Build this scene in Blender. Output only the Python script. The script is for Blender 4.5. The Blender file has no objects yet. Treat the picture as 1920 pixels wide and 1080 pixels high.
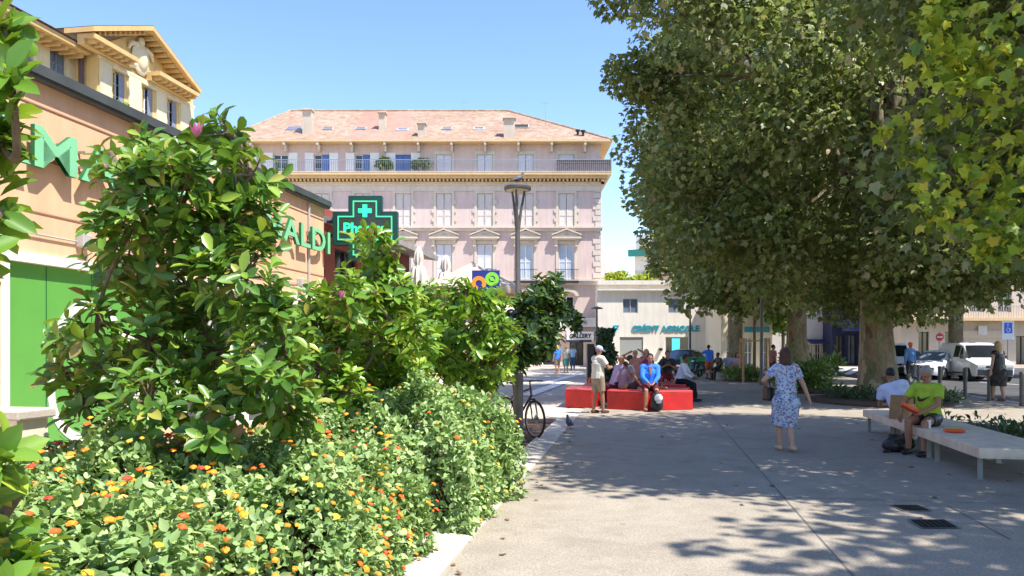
import bpy, bmesh, math, random
import numpy as np
from mathutils import Vector, Matrix
R = math.radians
sc = bpy.context.scene
COL = sc.collection
# ------------------------------------------------------------------ camera, sky, sun, exposure
F = 1440.0; HZ = 650.0; EYE = 1.65
cam = bpy.data.cameras.new('camera'); cam_o = bpy.data.objects.new('camera', cam); COL.objects.link(cam_o)
cam.sensor_width = 36; cam.lens = 27.0; cam.shift_y = 110/1920; cam.clip_end = 3000; cam.clip_start = .05
cam_o.location = (0, 0, EYE); cam_o.rotation_euler = (R(90), 0, 0); sc.camera = cam_o
SUN_EL, SUN_AZ = 60.0, 36.0      # azimuth measured from +X towards -Y
sdir = Vector((math.cos(R(SUN_AZ))*math.cos(R(SUN_EL)), -math.sin(R(SUN_AZ))*math.cos(R(SUN_EL)), math.sin(R(SUN_EL))))
sun = bpy.data.lights.new('sun', 'SUN'); sun.energy = 4.2; sun.angle = R(.53); sun.color = (1, .955, .88)
sun_o = bpy.data.objects.new('sun', sun); COL.objects.link(sun_o); sun_o.rotation_euler = sdir.to_track_quat('Z', 'Y').to_euler()
w = bpy.data.worlds.new('World'); sc.world = w; w.use_nodes = True
nt = w.node_tree; nt.nodes.clear()
sky = nt.nodes.new('ShaderNodeTexSky'); sky.sky_type = 'NISHITA'; sky.sun_disc = False
sky.sun_elevation = R(SUN_EL); sky.sun_rotation = math.atan2(sdir.x, sdir.y)
sky.air_density = 1.15; sky.dust_density = .4; sky.ozone_density = 3.2; sky.altitude = 0
hs = nt.nodes.new('ShaderNodeHueSaturation'); hs.inputs['Saturation'].default_value = 1.13; hs.inputs['Hue'].default_value = .512; hs.inputs['Value'].default_value = 1.0
bg = nt.nodes.new('ShaderNodeBackground'); bg.inputs[1].default_value = .15
wo = nt.nodes.new('ShaderNodeOutputWorld')
nt.links.new(sky.outputs[0], hs.inputs['Color']); nt.links.new(hs.outputs[0], bg.inputs[0]); nt.links.new(bg.outputs[0], wo.inputs[0])
sc.view_settings.view_transform = 'Standard'; sc.view_settings.look = 'None'; sc.view_settings.gamma = 1
sc.view_settings.use_curve_mapping = False; sc.view_settings.exposure = 1.10
sc.cycles.use_denoising = True; sc.cycles.max_bounces = 7; sc.cycles.diffuse_bounces = 4; sc.cycles.transmission_bounces = 4
sc.cycles.glossy_bounces = 2; sc.cycles.caustics_reflective = False; sc.cycles.caustics_refractive = False
sc.render.use_persistent_data = False

# ------------------------------------------------------------------ helpers
def P(px, py, Y): return Vector(((px-960)/F*Y, Y, EYE+(HZ-py)/F*Y))
def G(px, py, z=0):
    Y = (EYE-z)*F/(py-HZ); return Vector(((px-960)/F*Y, Y, z))
TH = math.atan(.163); CT = math.cos(TH)          # the street runs this much to the right of straight ahead
def put(o, parent=None):
    COL.objects.link(o)
    if parent is not None: o.parent = parent
    return o
def tag(o, label=None, cat=None, group=None, kind=None):
    if label: o['label'] = label
    if cat: o['category'] = cat
    if group: o['group'] = group
    if kind: o['kind'] = kind
    return o
def thing(name, label, cat, loc=(0, 0, 0), rz=0, group=None):
    o = bpy.data.objects.new(name, None); put(o); o.location = loc; o.rotation_euler = (0, 0, rz)
    o.empty_display_size = .2
    return tag(o, label, cat, group)
def part(name, me, parent, loc=(0, 0, 0), rot=(0, 0, 0), label=None):
    o = bpy.data.objects.new(name, me); put(o, parent); o.location = loc; o.rotation_euler = rot
    if label: o['label'] = label
    return o
def dup(root, loc, rz=0, label=None):
    r = root.copy(); COL.objects.link(r); r.location = loc; r.rotation_euler = (0, 0, rz)
    if label: r['label'] = label
    for ch in list(root.children):
        c = ch.copy(); COL.objects.link(c); c.parent = r
        for g in ch.children:
            d = g.copy(); COL.objects.link(d); d.parent = c
    return r
class MB:
    def __init__(s): s.v = []; s.f = []; s.m = []
    def add(s, vs, fs, mi=0):
        b = len(s.v); s.v += [tuple(v) for v in vs]; s.f += [[b+i for i in f] for f in fs]; s.m += [mi]*len(fs); return s
    def box(s, x0, x1, y0, y1, z0, z1, mi=0):
        return s.add([(x0,y0,z0),(x1,y0,z0),(x1,y1,z0),(x0,y1,z0),(x0,y0,z1),(x1,y0,z1),(x1,y1,z1),(x0,y1,z1)],
                     [(0,3,2,1),(4,5,6,7),(0,1,5,4),(1,2,6,5),(2,3,7,6),(3,0,4,7)], mi)
    def obox(s, c, size, M3, mi=0):
        hx, hy, hz = [k/2 for k in size]
        vs = [Vector(c)+M3@Vector(p) for p in [(-hx,-hy,-hz),(hx,-hy,-hz),(hx,hy,-hz),(-hx,hy,-hz),(-hx,-hy,hz),(hx,-hy,hz),(hx,hy,hz),(-hx,hy,hz)]]
        return s.add(vs, [(0,3,2,1),(4,5,6,7),(0,1,5,4),(1,2,6,5),(2,3,7,6),(3,0,4,7)], mi)
    def prism(s, poly, z0, z1, mi=0, ax='z', top=1.0):
        n = len(poly); cx = sum(p[0] for p in poly)/n; cy = sum(p[1] for p in poly)/n
        def q(p, h, k):
            a, b = cx+(p[0]-cx)*k, cy+(p[1]-cy)*k
            return {'z': (a, b, h), 'y': (a, h, b), 'x': (h, a, b)}[ax]
        vs = [q(p, z0, 1) for p in poly]+[q(p, z1, top) for p in poly]
        fs = [list(range(n))[::-1], list(range(n, 2*n))]+[(i, (i+1) % n, n+(i+1) % n, n+i) for i in range(n)]
        if ax == 'y': fs = [list(f)[::-1] for f in fs]
        return s.add(vs, fs, mi)
    def tube(s, pts, rs, n=8, mi=0, caps=True, wide=1, ax=None):
        pts = [Vector(p) for p in pts]
        if not hasattr(rs, '__len__'): rs = [rs]*len(pts)
        vs = []; fs = []; prev = None
        for i, p in enumerate(pts):
            d = (pts[min(i+1, len(pts)-1)]-pts[max(i-1, 0)]).normalized()
            if ax is not None: a = Vector(ax)-d*d.dot(Vector(ax))
            elif prev is None: a = d.cross(Vector((0, 0, 1))) if abs(d.z) < .9 else d.cross(Vector((0, 1, 0)))
            else: a = prev-d*d.dot(prev)
            if a.length < 1e-5: a = d.orthogonal()
            a.normalize(); prev = a; b = d.cross(a)
            for k in range(n):
                t = 2*math.pi*k/n; vs.append(p+a*math.cos(t)*rs[i]*wide+b*math.sin(t)*rs[i])
        for i in range(len(pts)-1):
            for k in range(n): fs.append((i*n+k, i*n+(k+1) % n, (i+1)*n+(k+1) % n, (i+1)*n+k))
        if caps: fs += [list(range(n))[::-1], [(len(pts)-1)*n+k for k in range(n)]]
        return s.add(vs, fs, mi)
    def cap(s, p0, p1, r0, r1, wide=1, ax=(1, 0, 0), mi=0, n=12, flat1=False, flat0=False):
        p0 = Vector(p0); p1 = Vector(p1); d = (p1-p0); L = d.length
        d = d/L if L > 1e-5 else Vector((0, 0, 1))
        pts = []; rs = []
        if not flat0:
            for a in (85, 60, 30): pts.append(p0-d*r0*math.sin(R(a))); rs.append(r0*math.cos(R(a)))
        pts.append(p0); rs.append(r0); pts.append(p1); rs.append(r1)
        if not flat1:
            for a in (30, 60, 85): pts.append(p1+d*r1*math.sin(R(a))); rs.append(r1*math.cos(R(a)))
        A = Vector(ax)
        if abs(A.normalized().dot(d)) > .95: A = d.orthogonal()
        vs = []; fs = []
        A = (A-d*d.dot(A)).normalized(); B = d.cross(A)
        for p, r in zip(pts, rs):
            for k in range(n):
                t = 2*math.pi*k/n; vs.append(p+A*math.cos(t)*r*wide+B*math.sin(t)*r)
        m = len(pts)
        for i in range(m-1):
            for k in range(n): fs.append((i*n+k, i*n+(k+1) % n, (i+1)*n+(k+1) % n, (i+1)*n+k))
        fs += [list(range(n))[::-1], [(m-1)*n+k for k in range(n)]]
        return s.add(vs, fs, mi)
    def lathe(s, prof, c=(0, 0, 0), n=16, mi=0, wob=None):
        vs = []; fs = []
        for i, (r, z) in enumerate(prof):
            for k in range(n):
                t = 2*math.pi*k/n; q = r*(wob(k, i) if wob else 1)
                vs.append((c[0]+q*math.cos(t), c[1]+q*math.sin(t), c[2]+z))
        for i in range(len(prof)-1):
            for k in range(n): fs.append((i*n+k, i*n+(k+1) % n, (i+1)*n+(k+1) % n, (i+1)*n+k))
        fs += [list(range(n))[::-1], [(len(prof)-1)*n+k for k in range(n)]]
        return s.add(vs, fs, mi)
    def ell(s, c, rad, M3=None, mi=0, n=12, m=8):
        vs = []; fs = []; c = Vector(c)
        for i in range(1, m):
            a = math.pi*i/m-math.pi/2
            for k in range(n):
                t = 2*math.pi*k/n; q = Vector((rad[0]*math.cos(a)*math.cos(t), rad[1]*math.cos(a)*math.sin(t), rad[2]*math.sin(a)))
                vs.append(c+(M3@q if M3 else q))
        for z in (-rad[2], rad[2]):
            q = Vector((0, 0, z)); vs.append(c+(M3@q if M3 else q))
        for i in range(m-2):
            for k in range(n): fs.append((i*n+k, i*n+(k+1) % n, (i+1)*n+(k+1) % n, (i+1)*n+k))
        b = (m-1)*n
        for k in range(n): fs.append((b, (k+1) % n, k)); fs.append((b+1, (m-2)*n+k, (m-2)*n+(k+1) % n))
        return s.add(vs, fs, mi)
    def mesh(s, name, mats, smooth=False, ang=40):
        me = bpy.data.meshes.new(name); me.from_pydata(s.v, [], s.f)
        for m in (mats if isinstance(mats, (list, tuple)) else [mats]): me.materials.append(m)
        me.polygons.foreach_set('material_index', s.m)
        if smooth:
            me.polygons.foreach_set('use_smooth', [True]*len(s.f)); me.set_sharp_from_angle(angle=R(ang))
        me.update(); return me
    def build(s, name, mats, parent=None, smooth=False, loc=(0, 0, 0), rot=(0, 0, 0), bevel=0, ang=40, label=None):
        o = part(name, s.mesh(name, mats, smooth, ang), parent, loc, rot, label)
        if bevel:
            b = o.modifiers.new('bevel', 'BEVEL'); b.width = bevel; b.segments = 2; b.limit_method = 'ANGLE'; b.angle_limit = R(50)
        return o
def evaluated(o, name):
    dg = bpy.context.evaluated_depsgraph_get()
    me = bpy.data.meshes.new_from_object(o.evaluated_get(dg)); me.name = name
    return me
def text_mesh(body, cap, mat, extr=.02, width=None, bold=.0, space=1.0):
    cu = bpy.data.curves.new('lettering', 'FONT'); cu.body = body; cu.size = cap/.73; cu.extrude = extr; cu.offset = bold; cu.resolution_u = 3
    cu.align_x = 'LEFT'; cu.space_character = space
    o = bpy.data.objects.new('lettering', cu); COL.objects.link(o); bpy.context.view_layer.update()
    me = evaluated(o, 'lettering'); bpy.data.objects.remove(o)
    xs = [v.co.x for v in me.vertices]; x0, x1 = min(xs), max(xs)
    k = width/(x1-x0) if width else 1
    for v in me.vertices: v.co.x = (v.co.x-x0)*k
    me.materials.clear(); me.materials.append(mat); return me

# ------------------------------------------------------------------ materials
def nodes(name):
    m = bpy.data.materials.new(name); m.use_nodes = True; t = m.node_tree; t.nodes.clear()
    out = t.nodes.new('ShaderNodeOutputMaterial'); bs = t.nodes.new('ShaderNodeBsdfPrincipled'); t.links.new(bs.outputs[0], out.inputs[0])
    return m, t, bs, out
def ramp(t, stops, interp='LINEAR'):
    r = t.nodes.new('ShaderNodeValToRGB'); r.color_ramp.interpolation = interp; e = r.color_ramp.elements
    while len(e) > 1: e.remove(e[-1])
    e[0].position = stops[0][0]; e[0].color = (*stops[0][1], 1)
    for p, c in stops[1:]:
        k = e.new(p); k.color = (*c, 1)
    return r
def noise(t, scale, detail=3, vec=None, rough=.55):
    n = t.nodes.new('ShaderNodeTexNoise'); n.inputs['Scale'].default_value = scale; n.inputs['Detail'].default_value = detail; n.inputs['Roughness'].default_value = rough
    if vec: t.links.new(vec, n.inputs['Vector'])
    return n
def mixc(t, a, b, fac, mode='MIX'):
    m = t.nodes.new('ShaderNodeMix'); m.data_type = 'RGBA'; m.blend_type = mode
    for src, i in ((fac, 0), (a, 6), (b, 7)):
        if isinstance(src, (int, float)): m.inputs[i].default_value = src
        elif isinstance(src, (tuple, list)): m.inputs[i].default_value = (*src, 1)
        else: t.links.new(src, m.inputs[i])
    return m.outputs[2]
def bump(t, bs, h, strength, dist=.02):
    b = t.nodes.new('ShaderNodeBump'); b.inputs['Strength'].default_value = strength; b.inputs['Distance'].default_value = dist
    t.links.new(h, b.inputs['Height']); t.links.new(b.outputs[0], bs.inputs['Normal'])
def M(name, col, rough=.6, var=.12, scale=3, bmp=0, bscale=60, metal=0, spec=.4, emit=0, alpha=None):
    m, t, bs, out = nodes(name)
    tc = t.nodes.new('ShaderNodeTexCoord')
    if var:
        n = noise(t, scale, 5, tc.outputs['Object'])
        lo = tuple(c*(1-var) for c in col); hi = tuple(min(1, c*(1+var)) for c in col)
        r = ramp(t, [(.3, lo), (.7, hi)]); t.links.new(n.outputs[0], r.inputs[0]); t.links.new(r.outputs[0], bs.inputs['Base Color'])
    else: bs.inputs['Base Color'].default_value = (*col, 1)
    bs.inputs['Roughness'].default_value = rough; bs.inputs['Metallic'].default_value = metal; bs.inputs['Specular IOR Level'].default_value = spec
    if bmp: bump(t, bs, noise(t, bscale, 4, tc.outputs['Object']).outputs[0], bmp)
    if emit: bs.inputs['Emission Color'].default_value = (*col, 1); bs.inputs['Emission Strength'].default_value = emit
    return m
def leafmat(name, stops, rough=.45, transl=.3, spec=.4, tcol=None):
    m, t, bs, out = nodes(name)
    g = t.nodes.new('ShaderNodeNewGeometry'); r = ramp(t, stops); t.links.new(g.outputs['Random Per Island'], r.inputs[0])
    t.links.new(r.outputs[0], bs.inputs['Base Color']); bs.inputs['Roughness'].default_value = rough; bs.inputs['Specular IOR Level'].default_value = spec
    tr = t.nodes.new('ShaderNodeBsdfTranslucent'); mx = t.nodes.new('ShaderNodeMixShader'); mx.inputs[0].default_value = transl
    t.links.new(mixc(t, r.outputs[0], tcol or (.45, .6, .05), .45), tr.inputs[0])
    t.links.new(bs.outputs[0], mx.inputs[1]); t.links.new(tr.outputs[0], mx.inputs[2]); t.links.new(mx.outputs[0], out.inputs[0])
    return m
def islandmat(name, stops, rough=.6):
    m, t, bs, out = nodes(name)
    g = t.nodes.new('ShaderNodeNewGeometry'); r = ramp(t, stops, 'CONSTANT'); t.links.new(g.outputs['Random Per Island'], r.inputs[0])
    t.links.new(r.outputs[0], bs.inputs['Base Color']); bs.inputs['Roughness'].default_value = rough; return m

def ground_mat(name, a, b, speck=.35, crack=False):
    m, t, bs, out = nodes(name); tc = t.nodes.new('ShaderNodeTexCoord'); o = tc.outputs['Object']
    n1 = noise(t, .35, 5, o, .6); c1 = ramp(t, [(.3, a), (.7, b)]); t.links.new(n1.outputs[0], c1.inputs[0])
    n2 = noise(t, 48, 2, o, .75); c2 = ramp(t, [(.38, (1-speck*.95,)*3), (.6, (1,)*3)]); t.links.new(n2.outputs[0], c2.inputs[0])
    n3 = noise(t, 3.1, 6, o, .7); c3 = ramp(t, [(.32, (.84,)*3), (.6, (1, 1, 1))]); t.links.new(n3.outputs[0], c3.inputs[0])
    x = mixc(t, c1.outputs[0], c2.outputs[0], 1.0, 'MULTIPLY'); x = mixc(t, x, c3.outputs[0], 1.0, 'MULTIPLY')
    v = t.nodes.new('ShaderNodeTexVoronoi'); v.inputs['Scale'].default_value = 1.3; t.links.new(o, v.inputs['Vector'])
    c4 = ramp(t, [(.0, (.62,)*3), (.035, (.75,)*3), (.05, (1, 1, 1))]); t.links.new(v.outputs['Distance'], c4.inputs[0])
    x = mixc(t, x, c4.outputs[0], .8, 'MULTIPLY')
    n5 = noise(t, .9, 7, o, .75); c5 = ramp(t, [(.0, (1.04, 1.03, 1.02)), (.52, (1, 1, 1)), (.60, (.80, .79, .78)), (.66, (.96, .96, .96))]); t.links.new(n5.outputs[0], c5.inputs[0]); x = mixc(t, x, c5.outputs[0], .7, 'MULTIPLY')
    t.links.new(x, bs.inputs['Base Color']); bs.inputs['Roughness'].default_value = .85; bs.inputs['Specular IOR Level'].default_value = .25
    bump(t, bs, n2.outputs[0], .35, .01); return m
m_plaza = ground_mat('exposed aggregate', (.37, .32, .25), (.44, .38, .295))
m_asph = ground_mat('asphalt', (.075, .075, .08), (.11, .108, .105))
m_pave = ground_mat('cream paving', (.55, .48, .38), (.64, .56, .45), .15)
m_kerb = M('kerb stone', (.50, .44, .36), .8, .12, 4, .3, 40)
m_kerbg = M('kerb granite', (.40, .38, .35), .8, .15, 4, .3, 40)
m_joint = M('joint', (.15, .14, .13), .9, 0)
m_soil = M('soil', (.10, .06, .04), .95, .5, 9, .8, 25)
def plaster(name, col, var=.07, streak=.12, grooves=None):
    m, t, bs, out = nodes(name); tc = t.nodes.new('ShaderNodeTexCoord'); o = tc.outputs['Object']
    n1 = noise(t, .5, 6, o, .65); lo = tuple(c*(1-var) for c in col); hi = tuple(min(1, c*(1+var)) for c in col)
    c1 = ramp(t, [(.3, lo), (.7, hi)]); t.links.new(n1.outputs[0], c1.inputs[0])
    mp = t.nodes.new('ShaderNodeMapping'); mp.inputs['Scale'].default_value = (2.2, 2.2, .25); t.links.new(o, mp.inputs[0])
    n2 = noise(t, 1.6, 5, mp.outputs[0], .7); c2 = ramp(t, [(.35, (1-streak,)*3), (.6, (1, 1, 1))]); t.links.new(n2.outputs[0], c2.inputs[0])
    x = mixc(t, c1.outputs[0], c2.outputs[0], 1.0, 'MULTIPLY')
    t.links.new(x, bs.inputs['Base Color']); bs.inputs['Roughness'].default_value = .85; bs.inputs['Specular IOR Level'].default_value = .2
    bump(t, bs, noise(t, 30, 4, o).outputs[0], .2, .01); return m
m_pink = plaster('pink stucco', (.63, .495, .445)); m_peach = plaster('peach stucco', (.80, .47, .285), .06, .12)
m_yellow = plaster('yellow stucco', (.72, .52, .22)); m_cream = plaster('cream stone', (.62, .54, .44)); m_ochre = plaster('ochre cornice', (.64, .46, .25)); m_ochre2 = plaster('golden eaves', (.62, .42, .18))
m_bank = plaster('ivory stucco', (.78, .72, .62)); m_bank2 = plaster('warm white stucco', (.80, .70, .53)); m_beige = plaster('beige stucco', (.55, .46, .36)); m_greyb = plaster('grey beige stucco', (.45, .42, .39))
m_stonecol = plaster('pale stone trim', (.62, .54, .46))
m_ycream = plaster('pale yellow relief', (.78, .66, .42))
def slatmat(name, col, freq=90, depth=.35, axis='Z'):
    m, t, bs, out = nodes(name); tc = t.nodes.new('ShaderNodeTexCoord'); wv = t.nodes.new('ShaderNodeTexWave')
    wv.bands_direction = axis; wv.inputs['Scale'].default_value = freq/6.28; t.links.new(tc.outputs['Object'], wv.inputs['Vector'])
    r = ramp(t, [(.0, tuple(c*(1-depth) for c in col)), (.6, col)]); t.links.new(wv.outputs[0], r.inputs[0])
    t.links.new(r.outputs[0], bs.inputs['Base Color']); bs.inputs['Roughness'].default_value = .6; bump(t, bs, wv.outputs[0], .5, .02); return m
m_shut = slatmat('pale shutter', (.74, .66, .60), 90, .2); m_shutb = slatmat('blue shutter', (.10, .21, .52)); m_shutg = slatmat('grey shutter', (.30, .33, .40)); m_shutw = slatmat('white shutter', (.76, .76, .80), 90, .2)
m_roller = slatmat('roller shutter', (.32, .33, .31), 60, .25); m_redslat = slatmat('red cladding', (.50, .13, .09), 40, .4, 'Y')
m_white = M('white paint', (.78, .76, .73), .5, .05, 3); m_offw = M('off white frame', (.66, .63, .58), .55, .06)
m_glass = M('dark glass', (.025, .03, .035), .08, .3, 1, spec=.8); m_curt = M('pale curtained glass', (.46, .52, .60), .25, .12, 1, spec=.6); m_glassd = M('tinted windscreen', (.012, .014, .018), .12, .3, 1, spec=.22); m_glassb = M('bluish glass', (.14, .18, .24), .1, .3, .6, spec=.8)
m_dark = M('dark void', (.02, .018, .016), .8, .2); m_navy = M('navy awning', (.02, .028, .07), .8, .2)
m_black = M('black paint', (.02, .02, .022), .4, .2, 8); m_rubber = M('rubber', (.018, .018, .018), .85, .2, 20)
m_steel = M('galvanised steel', (.34, .34, .33), .45, .12, 6, metal=.6); m_postg = M('grey post', (.13, .12, .11), .5, .12, 5, metal=.3)
m_chrome = M('chrome', (.6, .6, .6), .2, .05, metal=1)
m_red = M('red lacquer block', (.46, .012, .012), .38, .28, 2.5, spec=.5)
m_redtop = M('sky lit red block top', (.60, .06, .05), .38, .22, 3, .1, 30, spec=.6)  # paler red for the tops, light from the sky put into the colour
m_greenp = M('light green panel', (.11, .33, .06), .4, .06, 1.5); m_greenl = M('green letters', (.22, .56, .30), .4, .05); m_greend = M('letter sides', (.015, .13, .04), .5, .1)
m_crossd = M('cross housing', (.004, .05, .035), .35, .2, 3); m_crossg = M('cross panel', (.03, .045, .035), .4, .3, 12)
m_neon = M('green neon', (.02, .85, .25), .5, 0, emit=.9); m_neon2 = M('green neon outline', (.06, .55, .25), .5, 0, emit=.35)
m_orange = M('orange plastic', (.85, .14, .02), .5, .08); m_orangebox = M('orange packaging', (.85, .12, .03), .5, .15, 12)
m_yellowp = M('yellow print', (.85, .45, .05), .5, .1)
m_wood = M('stake wood', (.45, .27, .12), .75, .3, 8, .3, 40); m_woodb = M('plywood backrest', (.42, .25, .13), .55, .2, 5)
m_bench = M('pale concrete slab', (.76, .61, .45), .7, .14, 5, .3, 40)
m_gutter = M('zinc gutter', (.10, .11, .11), .5, .2, 2, metal=.4); m_roofg = M('grey roofing', (.30, .28, .27), .75, .15, 3)
m_teal = M('teal lettering', (.02, .30, .38), .5, .1); m_cyan = M('cyan screen', (.08, .55, .75), .4, .1, 4, emit=.4)
m_blueS = M('blue sign', (.015, .03, .22), .45, .05); m_ringo = M('orange ring', (.85, .28, .03), .5, .05); m_ringg = M('lime ring', (.22, .62, .05), .5, .05)
m_canvas = M('ecru canvas', (.58, .46, .33), .85, .06, 4, .1, 30); m_canvasw = M('white canvas', (.62, .57, .49), .85, .06, 4)
m_binG = M('green bin', (.03, .33, .09), .5, .1, 4)
def roof_mat(name, cols):
    m, t, bs, out = nodes(name); tc = t.nodes.new('ShaderNodeTexCoord'); o = tc.outputs['Object']
    b = t.nodes.new('ShaderNodeTexVoronoi'); b.inputs['Scale'].default_value = 3.2; t.links.new(o, b.inputs['Vector'])
    sp = t.nodes.new('ShaderNodeSeparateColor'); t.links.new(b.outputs['Color'], sp.inputs[0])
    r = ramp(t, cols); t.links.new(sp.outputs[0], r.inputs[0])
    n = noise(t, .25, 4, o); r2 = ramp(t, [(.35, (.85, .82, .8)), (.65, (1.0, 1.0, 1.0))]); t.links.new(n.outputs[0], r2.inputs[0])
    t.links.new(mixc(t, r.outputs[0], r2.outputs[0], 1, 'MULTIPLY'), bs.inputs['Base Color']); bs.inputs['Roughness'].default_value = .85
    wv = t.nodes.new('ShaderNodeTexWave'); wv.bands_direction = 'X'; wv.inputs['Scale'].default_value = 4.5/1.0; t.links.new(o, wv.inputs['Vector'])
    bump(t, bs, wv.outputs[0], .5, .05); return m
m_tile = roof_mat('terracotta tiles', [(0, (.30, .19, .13)), (.35, (.36, .235, .16)), (.7, (.40, .275, .19)), (1, (.44, .32, .225))])
m_tile2 = roof_mat('new terracotta tiles', [(0, (.36, .20, .145)), (.5, (.40, .235, .17)), (1, (.43, .26, .19))])
def bark():
    m, t, bs, out = nodes('plane bark'); tc = t.nodes.new('ShaderNodeTexCoord'); mp = t.nodes.new('ShaderNodeMapping')
    mp.inputs['Scale'].default_value = (1, 1, .42); t.links.new(tc.outputs['Object'], mp.inputs[0])
    n0 = noise(t, 3, 4, mp.outputs[0], .7); v = t.nodes.new('ShaderNodeTexVoronoi'); v.inputs['Scale'].default_value = 6.5
    mxv = t.nodes.new('ShaderNodeMix'); mxv.data_type = 'VECTOR'; mxv.inputs[0].default_value = .35
    t.links.new(mp.outputs[0], mxv.inputs[4]); t.links.new(n0.outputs['Color'], mxv.inputs[5]); t.links.new(mxv.outputs[1], v.inputs['Vector'])
    sp = t.nodes.new('ShaderNodeSeparateColor'); t.links.new(v.outputs['Color'], sp.inputs[0])
    r = ramp(t, [(0, (.13, .09, .05)), (.3, (.30, .22, .12)), (.5, (.19, .19, .09)), (.68, (.50, .43, .29)), (.82, (.34, .26, .15)), (1, (.11, .085, .055))]); t.links.new(sp.outputs[0], r.inputs[0])
    n = noise(t, 14, 6, mp.outputs[0], .7); r2 = ramp(t, [(.35, (.6, .57, .53)), (.6, (1, 1, 1))]); t.links.new(n.outputs[0], r2.inputs[0])
    t.links.new(mixc(t, r.outputs[0], r2.outputs[0], .9, 'MULTIPLY'), bs.inputs['Base Color']); bs.inputs['Roughness'].default_value = .9
    bump(t, bs, n.outputs[0], .7, .05); return m
m_bark = bark(); m_twig = M('twig', (.16, .11, .07), .85, .3, 20); m_lamp_in = M('lamp underside', (.75, .66, .52), .6, .03)
m_plane = leafmat('plane leaves', [(0, (.085, .115, .03)), (.4, (.16, .205, .05)), (.72, (.245, .285, .085)), (.88, (.34, .36, .15)), (.96, (.38, .35, .18)), (1, (.34, .23, .11))], .42, .36, .45, (.38, .48, .08))
m_plane2 = leafmat('sunlit yellow green leaves', [(0, (.10, .19, .03)), (.35, (.22, .34, .04)), (.65, (.42, .52, .05)), (.9, (.62, .62, .06)), (1, (.70, .56, .07))], .42, .45, .4, (.6, .62, .04))  # brighter copy of the plane leaves, sunlight put into the colour
m_mag = leafmat('magnolia leaves', [(0, (.045, .12, .018)), (.4, (.09, .205, .03)), (.75, (.16, .30, .045)), (.9, (.30, .42, .05)), (.97, (.40, .36, .07)), (1, (.22, .12, .05))], .36, .28, .5, (.35, .5, .02))
m_magl = leafmat('lime magnolia leaves', [(0, (.07, .17, .02)), (.4, (.13, .27, .03)), (.75, (.21, .36, .04)), (.93, (.34, .46, .05)), (1, (.40, .34, .06))], .32, .30, .5, (.45, .6, .02))
m_magd = leafmat('dark magnolia leaves', [(0, (.025, .06, .015)), (.5, (.045, .10, .02)), (.85, (.09, .16, .03)), (1, (.22, .28, .05))], .35, .18, .5)
m_lan = leafmat('lantana leaves', [(0, (.15, .26, .07)), (.5, (.27, .40, .13)), (.85, (.38, .50, .20)), (1, (.44, .54, .14))], .5, .25, .5, (.35, .55, .08))
m_ivy = leafmat('ivy leaves', [(0, (.02, .05, .015)), (.7, (.04, .09, .03)), (1, (.09, .14, .05))], .4, .12, .5)
m_bush = leafmat('shrub leaves', [(0, (.07, .15, .03)), (.5, (.13, .24, .05)), (1, (.26, .36, .08))], .5, .25, .35)
m_flow = islandmat('lantana flowers', [(0, (.85, .11, .012)), (.28, (.88, .25, .012)), (.62, (.85, .42, .02)), (.8, (.70, .05, .02)), (.93, (.80, .55, .15))])
m_petal = islandmat('magnolia petals', [(0, (.45, .05, .16)), (.45, (.62, .16, .32)), (.8, (.80, .55, .62))])

# ------------------------------------------------------------------ leaves
def tm(half, mids):
    """half: right-hand outline from base to tip (x, y, z); mids: midrib points between base and tip"""
    base, tip = half[0], half[-1]; vs = [base]+half[1:-1]+[tip]+mids+[(-x, y, z) for x, y, z in half[1:-1]]
    nh = len(half)-2; nm = len(mids); ti = nh+1; m0 = ti+1; l0 = m0+nm
    right = [0]+list(range(1, nh+1))+[ti]+[m0+nm-1-i for i in range(nm)]
    left = ([0]+[l0+i for i in range(nh)]+[ti]+[m0+nm-1-i for i in range(nm)])[::-1]
    return np.array(vs, float), [right, left]
T_MAG = tm([(0, 0, 0), (.13, .25, .07), (.22, .52, .09), (.17, .8, .03), (0, 1, -.10)], [(0, .5, .02)])
T_PLA = tm([(0, 0, 0), (.20, -.09, .02), (.44, -.02, -.12), (.37, .16, .02), (.50, .30, -.02), (.60, .52, -.14), (.34, .50, .04), (.22, .66, .06), (.16, .84, 0), (0, 1, -.16)], [(0, .45, .05)])
T_PLS = tm([(0, 0, 0), (.42, .10, -.05), (.5, .5, -.05), (0, 1, -.08)], [])
T_LAN = tm([(0, 0, 0), (.26, .22, .06), (.30, .5, .06), (.15, .8, .02), (0, 1, -.10)], [(0, .5, 0)])
T_FLR = (np.array([(.5*math.cos(k*math.pi/3), .5*math.sin(k*math.pi/3), 0) for k in range(6)]+[(0, 0, .25)]), [[k, (k+1) % 6, 6] for k in range(6)])
def unit(a): return a/np.maximum(np.linalg.norm(a, axis=1, keepdims=True), 1e-9)
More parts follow.
